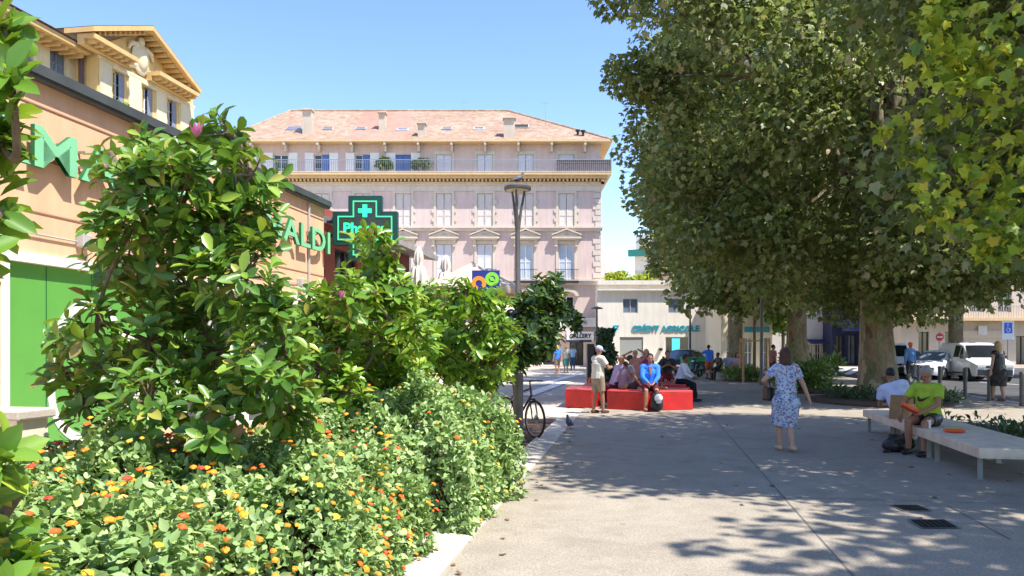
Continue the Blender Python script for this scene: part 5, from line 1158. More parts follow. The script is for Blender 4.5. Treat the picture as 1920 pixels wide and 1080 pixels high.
# 2 man in lime T-shirt on the bench
mx, my = bxy(.27, 2.75); rzm = face_to(-.80, -.60)
m_lime = cloth('lime T-shirt', (.36, .52, .05), .10)
t, J = person('grey haired man in a lime green T-shirt sitting on the bench', (mx, my, 0), rzm, pel=(0, 0, .545), lean=(0, .14, 1), fl=(-.16, .52, .085), fr=(.12, .40, .085), hl=(-.10, .40, .66), hr=(.30, .28, .58), el=(-1, -.4, -.5), er=(1, -.5, -.5), kp=(0, .5, 1), look=(.05, 1, -.62),
              skin=S_TAN, top=m_lime, topkind='tshirt', bottom=m_black, botkind='short', hair=H_GREY, hairkind='short', shoes=m_black, vox=.010, face=True, girth=1.05, fold=.022)
# dark swoosh on the chest
ch = J['pel']+J['lean']*.33; sd = J['side']; up = J['lean']; fw = Vector((0, 1, -.14)).normalized()
o2 = [(-.085, -.01), (-.075, .03), (-.06, .0), (-.04, -.012), (.02, .005), (.10, .04), (.0, -.035), (-.05, -.05), (-.075, -.04)]
b = MB(); n_ = len(o2)
def shx(p_): return ch+sd*(-p_[0])+up*p_[1]+fw*(.158-.9*p_[0]*p_[0])
b.add([shx(p_)+fw*.008 for p_ in o2]+[shx(p_)-fw*.03 for p_ in o2], [list(range(n_))]+[(i, (i+1) % n_, n_+(i+1) % n_, n_+i) for i in range(n_)]); 
for i in range(3): b.add([shx((x_, .035+.0))+fw*.008 for x_ in ()], []) 
b.build('shirt_print', m_black, t)
RM = Matrix.Rotation(rzm, 3, 'Z'); lap = Vector((mx, my, 0))+RM@Vector((.10, .36, .66))
pk = thing('food_packet', 'open orange packet held on the lap of the man in lime green', 'packet', lap, rzm+R(25)); Rp = Matrix.Rotation(R(-28), 3, 'Y')@Matrix.Rotation(R(20), 3, 'X')
b = MB(); b.obox((0, 0, .03), (.30, .16, .05), Rp); b.build('box', m_orangebox, pk, bevel=.008); b = MB(); b.obox((-.02, .0, .06), (.16, .10, .012), Rp); b.build('label_patch', m_yellowp, pk)
cx2, cy2 = bxy(.14, 2.35); cu = thing('cup', 'white paper cup standing on the bench edge beside the lime green man', 'cup', (cx2, cy2, .421)); b = MB(); b.lathe([(.032, 0), (.04, .12), (.043, .125), (.038, .124), (.03, .02)], n=16); b.build('cup_body', m_white, cu, smooth=True)
cx2, cy2 = bxy(.30, 1.75); pk = thing('food_packet', 'flat orange and red packet lying alone on the bench slab', 'packet', (cx2, cy2, .421), R(70))
b = MB(); b.ell((0, 0, .03), (.09, .15, .032), n=14); b.build('wrapper', m_orangebox, pk, smooth=True); b = MB(); b.ell((0, .0, .055), (.05, .08, .012), n=10); b.build('label_patch', m_yellowp, pk, smooth=True)
# 3 person in light shirt turned away
mx, my = bxy(.22, 4.0)
t, J = person('dark haired person in a pale blue T-shirt leaning away on the bench', (mx, my, 0), face_to(.55, .85), pel=(0, 0, .545), lean=(-.40, .42, 1), fl=(-.16, .46, .085), fr=(.14, .48, .085), hl=(-.30, .42, .62), hr=(.10, .50, .62), kp=(0, .5, 1), look=(-.2, 1, -.2),
              skin=S_MID, top=cloth('pale blue T-shirt', (.58, .62, .80)), bottom=cloth('navy shorts', (.015, .02, .05)), botkind='shorts', hair=H_BLACK, shoes=m_white, vox=.011)
bx_, by_ = bxy(-.12, 2.95)
bp = thing('backpack', 'black backpack slumped on the ground at the bench by the crossed feet', 'bag', (bx_-.05, by_-.1, 0), R(30)); b = MB(); b.cap((-.16, 0, .10), (.14, 0, .12), .11, .13, 1.5, (0, 1, 0)); b.ell((.24, .05, .08), (.13, .12, .09)); b.ell((-.05, -.12, .09), (.12, .06, .08)); b.ell((.0, .06, .2), (.15, .09, .07)); part('bag_body', remeshed(b, 'bag_body', m_black, .012, 1, .03), bp)
b = MB(); b.tube([(-.2, 0, .05), (-.34, -.06, .02), (-.42, -.02, .02)], .015, 6); b.tube([(-.05, -.1, .27), (0, -.16, .33), (.06, -.1, .27)], .012, 6); b.build('strap', m_black, bp)

# red seating blocks --------------------------------------------------
def block(label, pxs, h=.5, Yc=None):
    pts = [G(px, py) for px, py in pxs]; c = sum(pts, Vector())/len(pts); t = thing('seating_block', label, 'seating block', (c.x, c.y, 0), 0, 'red seating blocks')
    poly = [(p_.x-c.x, p_.y-c.y) for p_ in pts]
    a = sum(poly[i][0]*poly[(i+1) % len(poly)][1]-poly[(i+1) % len(poly)][0]*poly[i][1] for i in range(len(poly)))
    if a < 0: poly = poly[::-1]
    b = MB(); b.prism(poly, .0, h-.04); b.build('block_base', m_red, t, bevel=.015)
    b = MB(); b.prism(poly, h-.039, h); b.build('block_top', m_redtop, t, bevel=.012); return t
def gy(px, Y): 
    return (px, HZ+EYE*F/Y)
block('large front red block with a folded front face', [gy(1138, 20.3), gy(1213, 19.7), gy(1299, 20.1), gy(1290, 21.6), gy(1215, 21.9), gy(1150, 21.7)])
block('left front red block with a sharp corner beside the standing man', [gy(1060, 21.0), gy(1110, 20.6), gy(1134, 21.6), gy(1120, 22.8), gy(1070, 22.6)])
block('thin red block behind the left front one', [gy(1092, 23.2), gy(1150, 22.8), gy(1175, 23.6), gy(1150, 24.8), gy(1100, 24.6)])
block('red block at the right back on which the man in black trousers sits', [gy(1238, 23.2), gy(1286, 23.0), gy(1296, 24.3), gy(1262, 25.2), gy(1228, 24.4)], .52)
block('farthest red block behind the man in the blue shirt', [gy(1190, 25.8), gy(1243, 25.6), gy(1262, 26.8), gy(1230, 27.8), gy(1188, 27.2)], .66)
# people round the blocks
m_khaki = cloth('khaki shorts', (.30, .23, .16)); m_beigeS = cloth('cream shirt', (.62, .58, .48)); 
g = G(1121, 775)
hair_cap = M('white and blue cap', (.42, .46, .70), .7, .35, 18)
t, J = person('man standing by the red blocks in cap, cream shirt and khaki shorts', (g.x, g.y, 0), face_to(.85, .5), fl=(-.10, -.06, .08), fr=(.09, .1, .08), hl=(-.08, .34, 1.18), hr=(.12, .34, 1.18), el=(-1, -.8, -.6), er=(1, -.8, -.6), look=(.1, 1, -.35), skin=S_MID, top=m_beigeS, bottom=m_khaki, hairkind='cap', shoes=cloth('brown sandals', (.12, .05, .04)), vox=.012, sc_=.965, girth=1.12)
cv = J['hc']
m_bshirt = cloth('bright blue shirt', (.05, .22, .80), .1)
g = P(1222, 770, 19.75)
t, J = person('man in an open bright blue shirt sitting on the front red block facing us', (g.x, 20.05, 0), face_to(-.05, -1), pel=(0, 0, .62), lean=(0, .12, 1), fl=(-.14, .40, .085), fr=(.16, .42, .085), hl=(-.06, .36, .70), hr=(.08, .36, .70), el=(-1, -.6, -.2), er=(1, -.6, -.2), kp=(0, .5, 1), sc_=1.03, girth=1.12, look=(0, 1, -.1), skin=S_TAN, top=m_bshirt, topkind='long', bottom=cloth('maroon shorts', (.10, .02, .03)), botkind='shorts', hair=H_BLACK, shoes=cloth('tan sandals', (.3, .16, .1)), vox=.012, face=True)
b = MB(); ch = J['pel']+J['lean']*.40; b.prism([(ch.x-.01, ch.z-.13), (ch.x+.01, ch.z-.13), (ch.x+.045, ch.z+.09), (ch.x-.045, ch.z+.09)], ch.y+.08, ch.y+.146, 0, 'y'); b.build('shirt_opening', S_TAN, t)
g = P(1232, 772, 19.45); bp = thing('backpack', 'upright black backpack between the feet of the man in the blue shirt', 'bag', (g.x, 19.48, 0)); b = MB(); b.cap((0, 0, .14), (0, 0, .36), .14, .12, 1.2); b.v = [(v[0], v[1], max(0, v[2])) for v in b.v]; b.build('bag_body', m_black, bp, smooth=True, ang=60)
b = MB(); b.tube([(-.05, 0, .48), (0, 0, .55), (.05, 0, .48)], .012, 6); b.build('carry_handle', m_black, bp)
cp = thing('cap', 'white cap hanging on the black backpack at the red block', 'cap', (g.x+.01, 19.30, .36)); b = MB(); b.ell((0, 0, 0), (.105, .06, .10), n=14); b.build('crown', m_white, cp, smooth=True); b = MB(); b.prism([(-.07, -.05), (.07, -.05), (.06, -.12), (0, -.14), (-.06, -.12)], -.05, -.03, 0, 'y'); b.build('visor', m_shutg, cp)
def seated(label, px, Y, seat, dx, dy, **k):
    d = dict(pel=(0, 0, seat+.11), lean=(0, .22, 1), fl=(-.12, .46, .085), fr=(.12, .44, .085), hl=(-.14, .42, seat+.2), hr=(.14, .42, seat+.2), el=(-1, -.3, -.5), er=(1, -.3, -.5), kp=(0, .5, 1), vox=.014); d.update(k)
    return person(label, ((px-960)/F*Y, Y, 0), face_to(dx, dy), **d)
seated('bald man in a lilac T-shirt sitting hunched on the red block', 1152, 21.3, .5, .9, .35, skin=S_TAN, top=cloth('lilac T-shirt', (.42, .36, .48)), bottom=cloth('plum shorts', (.06, .02, .06)), hair=None, lean=(0, .35, 1), fl=(-.12, .46, .3), fr=(.12, .46, .3))
seated('dark haired child in grey leaning beside the bald man', 1168, 20.9, .5, .8, .5, skin=S_MID, top=cloth('mauve grey T-shirt', (.24, .20, .24)), bottom=m_khaki, hair=H_BLACK, sc_=.82, pel=(0, 0, .72), fl=(-.1, .44, .6), fr=(.1, .44, .6), lean=(0, .2, 1), hr=(.14, .3, .7), hl=(-.14, .3, .7))
seated('dark haired person in grey lounging on the red block with legs stretched out', 1186, 20.95, .5, 1, -.12, skin=S_MID, top=cloth('grey T-shirt', (.22, .21, .22)), bottom=cloth('charcoal trousers', (.06, .06, .065)), botkind='trousers', hair=H_BLACK, lean=(0, -.12, 1), fl=(-.1, .78, .58), fr=(.1, .76, .58), kp=(0, 0, 1), hl=(-.26, -.1, .56), hr=(.22, .2, .62))
seated('person with raised bare arms sitting behind the lounging one', 1192, 25.6, .62, -.3, -1, skin=skinmat('sunburnt skin', (.55, .22, .13)), top=cloth('salmon top', (.60, .25, .2)), topkind='sleeveless', bottom=m_khaki, hair=H_BLOND, hl=(-.2, .16, 1.5), hr=(.2, .2, 1.45), el=(-1, .1, .1), er=(1, .1, .1))
seated('woman in a magenta top sitting at the back of the red blocks', 1209, 26.6, .66, .2, -1, skin=S_LIGHT, top=cloth('magenta top', (.45, .05, .28)), bottom=m_khaki, hair=H_BLOND, hairkind='bob', female=True)
seated('dark haired person in black sitting on the far block with hands under the chin', 1250, 25.9, .6, 0, -1, skin=S_TAN, top=m_black, bottom=cloth('dark red shorts', (.2, .02, .02)), hair=H_BLACK, hairkind='bun', hl=(-.08, .25, 1.02), hr=(.08, .25, 1.02))
seated('man in a white shirt and black trousers sitting at the right end of the blocks', 1274, 23.3, .52, .9, -.42, skin=S_DARK, top=cloth('white shirt', (.62, .62, .70)), topkind='long', bottom=cloth('black trousers', (.012, .012, .016)), botkind='trousers', hair=H_BLACK, shoes=m_black, lean=(0, .3, 1))
t = thing('traffic_cone', 'orange plastic cone behind the standing man in the cap', 'cone', (P(1106, 700, 25.5).x, 25.5, 0)); b = MB(); b.box(-.2, .2, -.2, .2, 0, .04); b.build('base', m_orange, t, bevel=.01); b = MB(); b.lathe([(.15, .041), (.04, .62), (.03, .63)], n=16); b.build('cone_body', m_orange, t, smooth=True, ang=60)
# topiary column in black planter
Yt = 28.0; c = P(1132, 650, Yt); t = thing('climber_column', 'ivy clad column rising from a black box left of the bank windows', 'plant', (c.x, Yt, 0))
b = MB(); b.box(-.62, -.36, -.2, .2, 0, 1.75); b.build('black_box', m_black, t, bevel=.02); b = MB(); b.tube([(0, 0, 0), (0, 0, 2.2)], .12, 8); b.build('trunk', m_twig, t)
rng = np.random.default_rng(8); n = 3600; z_ = rng.uniform(.15, 2.3, n); rr = np.sqrt(rng.uniform(.2, 1, n))*(.50-.09*z_+.08*np.sin(z_*6)); a = rng.uniform(0, 6.28, n); pos = np.stack([np.cos(a)*rr+.03*z_, np.sin(a)*rr, z_], 1)
leaves('foliage', T_PLS, pos, unit(rnd_dirs(rng, n)), unit(np.stack([np.cos(a), np.sin(a), a*0+.6], 1)+rnd_dirs(rng, n)*.5), rng.uniform(.07, .13, n), m_ivy, t)

# people further off
def stand(label, px, Y, dx, dy, **k):
    d = dict(vox=.016); d.update(k); return person(label, ((px-960)/F*Y, Y, 0), face_to(dx, dy), **d)
stand('man in blue T-shirt and orange shorts standing with his back to us', 1329, 39.0, -.2, 1, skin=S_DARK, top=m_bshirt, bottom=cloth('orange shorts', (.55, .12, .04)), hair=H_BLACK, shoes=m_black, hl=(-.2, .3, 1.3), el=(-1, 0, -.4))
bn2 = thing('bench', 'dark bench with seated people beside the sapling bed', 'bench', (P(1368, 700, 38).x, 38, 0)); b = MB(); b.box(-1.1, 1.1, -.25, .25, .38, .45); b.build('seat', m_wood, bn2)
for sx in (-.9, .9):
    b = MB(); b.box(sx-.04, sx+.04, -.22, .22, 0, .379); b.build('leg', m_black, bn2)
seated('person in dark clothes seated leftmost on the dark bench', 1350, 38, .45, -.8, -.4, skin=S_DARK, top=m_black, bottom=m_black, botkind='trousers', hair=H_BLACK)
seated('person in a blue grey T-shirt seated in the middle of the dark bench', 1366, 38.0, .45, -.4, -1, skin=S_LIGHT, top=cloth('blue grey T-shirt', (.35, .40, .55)), bottom=m_khaki, hair=H_BLACK)
seated('woman in white and pink seated right on the dark bench', 1380, 38, .45, .2, -1, skin=S_LIGHT, top=cloth('white pink top', (.65, .42, .48)), bottom=cloth('pink skirt', (.6, .25, .28)), hair=H_BROWN, hairkind='bob', female=True)
stand('person in a blue top walking near the gallery shop', 1045, 47, -.5, 1, skin=S_LIGHT, top=m_bshirt, bottom=m_khaki, hair=H_BLOND, hairkind='bob')
stand('blond woman in a pale top outside the gallery shop door', 1061, 48.5, .5, -1, skin=S_LIGHT, top=cloth('pale top', (.6, .55, .5)), bottom=cloth('teal skirt', (.08, .25, .22)), botkind='skirt', hair=H_BLOND, hairkind='long', female=True)
stand('person with a light blue bag before the dark shop doorway', 1074, 55, 0, 1, skin=S_MID, top=cloth('sky top', (.35, .55, .7)), bottom=cloth('jeans', (.06, .09, .16)), botkind='trousers', hair=H_BLACK)
stand('person in a dusty red top passing behind the walking woman', 1449, 35, 1, .2, skin=S_MID, top=cloth('dusty red top', (.32, .12, .11)), bottom=m_black, botkind='trousers', hair=H_BLACK, sc_=1.0)
stand('woman in black top and dark patterned skirt walking in front of the white van', 1872, 23.2, -.3, 1, skin=S_LIGHT, top=m_black, topkind='sleeveless', bottom=cloth('dark patterned skirt', (.05, .045, .04), .6), botkind='skirt', hair=H_BLOND, hairkind='long', female=True, fl=(-.06, .14, .08), fr=(.06, -.12, .09), shoes=cloth('tan shoes', (.3, .15, .1)), sc_=1.04, vox=.012)
hair_cap = M('orange red helmet', (.72, .14, .05), .4, .2, 10)
stand('person in an orange red helmet and blue jacket beside the parked cars', 1706, 34, .3, -1, skin=S_TAN, top=cloth('denim blue jacket', (.10, .20, .38)), topkind='long', bottom=cloth('dark jeans', (.03, .04, .08)), botkind='trousers', hairkind='helmet', sc_=1.06)

# ================================================================== LAMP POST, BICYCLE, POSTS
g = G(972, 828); LP = thing('street_lamp', 'slim grey street lamp with a flat ring head beside the bicycle', 'street lamp', (g.x, g.y, 0)); hL = EYE+(HZ-353)/F*g.y
b = MB(); b.tube([(0, 0, 0), (0, 0, 1.2)], .085, 16); b.tube([(0, 0, 1.2), (0, 0, 1.21), (-.015, 0, 3.7)], [.055, .048, .042], 12); b.box(-.14, .14, -.14, .14, 0, .02); b.build('post', m_postg, LP, smooth=True)
for k in range(3):
    a = 2*math.pi*k/3+.3; b = MB(); b.tube([(-.015, 0, 3.6), (-.015+.06*math.cos(a), .06*math.sin(a), 4.0), (-.015+.13*math.cos(a), .13*math.sin(a), hL-.03)], [.035, .025, .018], 8); b.build('prong', m_postg, LP)
b = MB(); b.lathe([(.02, hL-.04), (.225, hL-.04), (.235, hL-.02), (.235, hL+.02), (.20, hL+.05), (.05, hL+.08), (.02, hL+.10)], n=32, c=(-.015, 0, 0)); hd = b.build('lamp_head', m_postg, LP, smooth=True)
b = MB(); b.lathe([(.01, -.004), (.20, -.004), (.20, 0), (.01, 0)], n=32, c=(-.015, 0, hL-.04)); b.build('lamp_lens', m_lamp_in, hd)
def pigeon(label, loc, rz, s=1.0, col=None):
    t = thing('pigeon', label, 'bird', loc, rz); t.scale = (s,)*3; b = MB()
    b.ell((0, 0, .12), (.055, .11, .06), Matrix.Rotation(R(25), 3, 'X'), n=14); b.cap((0, .07, .155), (0, .095, .225), .038, .024); b.ell((0, .105, .245), (.024, .03, .025)); b.cap((0, .125, .243), (0, .155, .235), .008, .003)
    b.cap((0, -.08, .09), (0, -.2, .055), .03, .012, 2.0); part('body', remeshed(b, 'body', col or m_pigeon, .006, 2), t)
    b = MB()
    for s_ in (-1, 1): b.tube([(s_*.02, .0, .08), (s_*.025, .01, .01), (s_*.025, .04, .003)], .005, 6)
    b.build('legs', m_redtop, t)
m_pigeon = M('pigeon grey', (.09, .095, .12), .6, .35, 14)
g = G(1067, 805); pigeon('grey pigeon standing on the open plaza in front of the red blocks', (g.x, g.y, 0), R(160), 1.15)
pigeon('pigeon perched on top of the street lamp ring', (LP.location.x-.0, LP.location.y, hL+.075), R(-60), .8)
# bicycle
gw = G(1005, 822); BI = thing('bicycle', 'black city bicycle parked against the lamp post behind the lantana', 'bicycle', (gw.x-.02, gw.y-.02, 0), face_to(.50, -.87))
Rw = .345; wb = 1.04
for nm, y in (('front_wheel', 0), ('rear_wheel', -wb)):
    b = MB(); N = 36
    def ringt(r, tr, n=36, m=8):
        q = MB(); vs = []; fs = []
        for i in range(n):
            a = 2*math.pi*i/n
            for k in range(m):
                c_ = 2*math.pi*k/m; rr = r+tr*math.cos(c_); vs.append((tr*math.sin(c_), y+rr*math.cos(a), Rw+rr*math.sin(a)))
        for i in range(n):
            for k in range(m): fs.append((i*m+k, i*m+(k+1) % m, ((i+1) % n)*m+(k+1) % m, ((i+1) % n)*m+k))
        return q.add(vs, fs)
    wh = ringt(Rw-.02, .02).build('wheel', m_rubber, BI, smooth=True); ringt(Rw-.045, .011).build('rim', m_steel, wh, smooth=True)
    sp2 = MB()
    for i in range(20):
        a = 2*math.pi*i/20; sp2.tube([(.02*(-1)**i, y, Rw), (0, y+(Rw-.05)*math.cos(a), Rw+(Rw-.05)*math.sin(a))], .0016, 4)
    sp2.tube([(-.045, y, Rw), (.045, y, Rw)], .018, 10); sp2.build('spokes', m_steel, wh)
    if y == 0: d = MB(); d.tube([(-.034, y, Rw), (-.030, y, Rw)], .08, 24); d.build('brake_disc', m_steel, wh)
b = MB(); hd0 = Vector((0, -.16, .93)); hd1 = Vector((0, -.12, .75)); bb = Vector((0, -.62, .30)); st = Vector((0, -.76, .80)); ra = Vector((0, -wb, Rw))
b.tube([hd0, hd1], .022, 8); b.tube([hd1+Vector((0, 0, .02)), bb], .02, 8); b.tube([hd0-Vector((0, 0, .04)), st-Vector((0, 0, .06))], .017, 8); b.tube([st, bb], .018, 8)
for s_ in (-1, 1): b.tube([bb+Vector((s_*.03, 0, 0)), ra+Vector((s_*.06, 0, 0))], .011, 6); b.tube([st-Vector((0, 0, .08))+Vector((s_*.02, 0, 0)), ra+Vector((s_*.06, 0, 0))], .009, 6)
b.build('frame', m_black, BI, smooth=True)
b = MB()
for s_ in (-1, 1): b.tube([(s_*.055, -.10, .70), (s_*.055, -.03, .5), (s_*.055, 0, Rw)], [.016, .014, .011], 8)
b.tube([(-.055, -.10, .70), (.055, -.10, .70)], .016, 8); b.build('fork', m_black, BI, smooth=True)
b = MB(); b.tube([hd0, hd0+Vector((0, -.02, .10))], .014, 8); b.tube([(-.31, -.24, 1.02), (-.15, -.17, 1.03), (.15, -.17, 1.03), (.31, -.24, 1.02)], .012, 8); b.build('handlebar', m_black, BI, smooth=True)
b = MB(); b.tube([st, st+Vector((0, -.03, .14))], .013, 8); b.ell(st+Vector((0, -.02, .17)), (.07, .13, .03)); b.build('saddle', m_black, BI, smooth=True)
b = MB(); b.tube([(-.05, -.62, .3), (.05, -.62, .3)], .05, 12); b.tube([(.06, -.62, .3), (.06, -.55, .16)], .009, 6); b.tube([(-.06, -.62, .3), (-.06, -.69, .44)], .009, 6); b.box(.06, .15, -.58, -.52, .145, .17); b.box(-.15, -.06, -.72, -.66, .43, .455); b.build('crankset', m_steel, BI)
# posts
def post(name, label, px, pyb, h, r_, mat=None, cat='post'):
    g = G(px, pyb); t = thing(name, label, cat, (g.x, g.y, 0)); b = MB(); b.tube([(0, 0, 0), (0, 0, h*.5), (0, 0, h)], [r_, r_*.85, r_*.6], 10); b.build('pole', mat or m_postg, t, smooth=True)
    b = MB(); b.tube([(0, 0, 0), (0, 0, .35)], r_*1.5, 12); b.build('base', mat or m_postg, t); b = MB(); b.lathe([(.02, h), (.28, h+.02), (.28, h+.07), (.02, h+.14)], n=20); b.build('lamp_head', mat or m_postg, t, smooth=True)
post('lamp_post', 'slim grey lamp post behind the man in the cap', 1119, 716, 3.4, .07)
post('lamp_post', 'slim lamp post rising into the crown between the sapling and walking woman', 1428, 722, 7.5, .08)
post('lamp_post', 'thin dark lamp post in front of the bank lettering', 1294, 694, 6.2, .08, m_black)
# stakes round the sapling
g = G(1414, 716); t = thing('tree_guard', 'wooden stake frame with four posts around the sapling', 'tree guard', (g.x, g.y, 0))
q = [(-.62, -.35), (.62, -.35), (.75, .5), (-.5, .5)]
for x_, y_ in q: b = MB(); b.tube([(x_, y_, 0), (x_*.97, y_*.97, 2.05)], .055, 8); b.build('stake', m_wood, t)
b = MB()
for i in range(4): A, B2 = q[i], q[(i+1) % 4]; b.tube([(A[0], A[1], 1.93), (B2[0], B2[1], 1.93)], .035, 6)
b.build('crossbar', m_wood, t)
# bollards
def bollard(label, loc):
    t = thing('bollard', label, 'bollard', loc, 0, 'bollards along the kerb'); b = MB(); b.lathe([(.085, 0), (.085, .02), (.06, .021), (.06, .86)], n=16); b.build('post', m_postg, t, smooth=True); b = MB(); b.lathe([(.066, .861), (.066, .93), (.05, .95), (.01, .955)], n=16); b.build('cap', m_postg, t, smooth=True); return t
B0 = bollard('third bollard from the right edge, in front of the parked white van', (14.93, 25.3, 0))
for px, Y, lab in ((1855, 23.3, 'bollard just left of the woman in the black top'), (1916, 21.3, 'nearest bollard at the right picture edge'), (1762, 27.4, 'bollard behind the head and shoulder of the lime green man'), (1722, 29.6, 'farthest bollard, beside the thick plane trunk')):
    dup(B0, ((px-960)/F*Y, Y, 0), 0, lab)

# ================================================================== VEHICLES
def vehicle(name, label, cat, loc, rz, L, W, H, st, hood, paint, wheels, wr=.33, side=None, glass_y=(), grille=True, group=None, dark_bumper=False, rear_glass=None):
    """st: stations (y along length, front at 0 to -L): (y, zsill, zbelt, ztop, half width belt, half width top)"""
    t = thing(name, label, cat, loc, rz, group); b = MB(); vs = []; n = 12
    for (y, zs, zb_, zt_, wb_, wt) in st:
        pr = [(wb_*.93, zs), (wb_*.99, zs+.12), (wb_, (zs+zb_)/2), (wb_*.985, zb_), ((wb_+wt)/2*.99, (zb_+zt_)/2), (wt, zt_-.06), (wt-.09, zt_)]
        ring_ = [(x_, y, z_) for x_, z_ in pr]+[(0, y, zt_+.015)]+[(-x_, y, z_) for x_, z_ in pr[::-1]]; vs += ring_; m = len(ring_)
    fs = []
    for i in range(len(st)-1):
        for k in range(m-1): fs.append((i*m+k, i*m+k+1, (i+1)*m+k+1, (i+1)*m+k))
        fs.append((i*m+m-1, i*m, (i+1)*m, (i+1)*m+m-1))
    fs += [list(range(m)), [(len(st)-1)*m+k for k in range(m)][::-1]]
    b.add(vs, fs); body = b.build('body', paint, t, smooth=True, ang=32)
    def at(y):
        for i in range(len(st)-1):
            if st[i][0] >= y >= st[i+1][0]:
                f = (st[i][0]-y)/(st[i][0]-st[i+1][0]+1e-9); return [st[i][k]+(st[i+1][k]-st[i][k])*f for k in range(6)]
        return st[-1]
    for (ya, yb, za, zb2, nm) in glass_y:      # side glass; za, zb fractions above belt
        for s_ in (-1, 1):
            g_ = MB(); q = []
            for yy, fr_ in ((ya[0], za), (yb[0], za), (yb[1], zb2), (ya[1], zb2)):
                _, zs, zb_, zt_, wb_, wt = at(yy); z_ = zb_+(zt_-.06-zb_)*fr_; mid_ = (wb_+wt)/2*.99; zm = (zb_+zt_)/2
                x_ = wb_*.985+(mid_-wb_*.985)*min(1, (z_-zb_)/(zm-zb_+1e-6)) if z_ < zm else mid_+(wt-mid_)*(z_-zm)/(zt_-.06-zm+1e-6)
                q.append((s_*(x_+.012), yy, z_))
            g_.add(q+[(a*.93, b_, c_) for a, b_, c_ in q], [(0, 1, 2, 3), (0, 1, 5, 4), (1, 2, 6, 5), (2, 3, 7, 6), (3, 0, 4, 7)]); g_.build(nm, m_glass, t)
    ys, zs_, yt, zt2, w0, w1 = hood      # windscreen: bottom y, z, top y, z, half widths
    g_ = MB(); g_.add([(-w0, ys+.02, zs_), (w0, ys+.02, zs_), (w1, yt+.02, zt2), (-w1, yt+.02, zt2), (0, ys+.06, zs_+.01), (0, yt+.06, zt2+.01)], [(0, 4, 5, 3), (4, 1, 2, 5)]); g_.build('windscreen', m_glassd if cat == 'van' else m_glassb, t)  # on cars the pale reflection is put into the bluish glass colour
    for y in wheels:
        for s_ in (-1, 1):
            xw = s_*(W/2-.10)
            a_ = MB(); a_.tube([(s_*(W/2-.30), y, wr), (s_*(W/2+.004), y, wr+.02)], wr*1.18, 24); a_.build('wheel_arch', m_rubber, t)
            w_ = MB(); w_.tube([(xw-s_*.09, y, wr), (xw+s_*.085, y, wr), (xw+s_*.108, y, wr)], [wr, wr, wr*.93], 24); wh = w_.build('wheel', m_rubber, t, smooth=True, ang=40)
            w_ = MB(); w_.tube([(xw+s_*.109, y, wr), (xw+s_*.118, y, wr)], [wr*.62, wr*.55], 20); w_.build('rim', m_steel, wh)
    f = st[0]; wd = f[4]
    for s_ in (-1, 1):
        h_ = MB(); h_.box(*sorted((s_*wd*.55, s_*wd*1.0)), -.20, .045, f[2]-.14, f[2]+.0); h_.build('headlight', m_chrome, t, bevel=.03)
        h_ = MB(); h_.obox((s_*(W/2+.06), hood[0]-.35, hood[1]+.05), (.14, .08, .16), Matrix.Identity(3)); h_.build('mirror', paint if not dark_bumper else m_black, t, bevel=.02)
    if grille:
        h_ = MB(); h_.box(-wd*.5, wd*.5, -.1, .03, f[2]-.13, f[2]-.03); h_.box(-wd*.55, wd*.55, -.1, .04, f[1]+.08, f[1]+.25); h_.build('grille', m_black, t)
    h_ = MB(); h_.box(-.26, .26, .042, .052, f[1]+.26, f[1]+.36); h_.build('number_plate', m_white, t)
    if dark_bumper: h_ = MB(); h_.box(-wd*.97, wd*.97, -.12, .02, f[1], f[1]+.30); h_.build('bumper', m_black, t, bevel=.03)
    h_ = MB()
    for s_ in (-1, 1): h_.box(*sorted((s_*(W/2+.0), s_*(W/2+.015))), -L*.55, -L*.28, st[3][1]+.12, st[3][1]+.17)
    h_.build('side_strip', m_black, t)
    return t
m_wpaint = M('white car paint', (.74, .75, .77), .28, .02, 2, spec=.5); m_spaint = M('silver car paint', (.42, .44, .46), .3, .03, 2, metal=.4); m_dpaint = M('dark car paint', (.03, .035, .045), .25, .05, 2, spec=.6)
vst = [(0.0, .28, .78, .82, .80, .70), (-.12, .25, .86, .93, .88, .74), (-.75, .24, 1.0, 1.08, .92, .78), (-.95, .24, 1.05, 1.16, .92, .80), (-1.55, .24, 1.08, 1.76, .92, .74), (-2.0, .24, 1.08, 1.84, .92, .74), (-4.2, .24, 1.08, 1.84, .92, .74), (-4.38, .26, 1.06, 1.72, .90, .72)]
def van(label, loc, rz):
    return vehicle('parked_van', label, 'van', loc, rz, 4.4, 1.85, 1.84, vst, (-.86, 1.10, -1.52, 1.72, .80, .68), m_wpaint, (-.82, -3.55), .34, glass_y=(((-1.75, -1.75), (-2.35, -2.35), .08, .92, 'side_window'), ((-1.22, -1.5), (-1.68, -1.68), .10, .86, 'side_window')), dark_bumper=True, group='white vans')
g = P(1862, 712, 37.0)
van('white van parked facing us behind the bollards, its dark windscreen in full view', (P(1866, 700, 36).x, 36, 0), face_to(-.14, -.99))
van('white van mostly hidden behind the thick plane trunk', (P(1676, 700, 41).x, 41, 0), face_to(-.40, -.92))
cst = [(0, .26, .62, .66, .72, .62), (-.15, .22, .70, .76, .82, .68), (-.9, .2, .84, .92, .86, .74), (-1.1, .2, .88, .98, .86, .74), (-1.75, .2, .92, 1.42, .86, .60), (-2.3, .2, .93, 1.48, .86, .60), (-3.4, .2, .95, 1.42, .86, .60), (-3.95, .22, .96, 1.08, .82, .62), (-4.1, .3, .8, .86, .76, .6)]
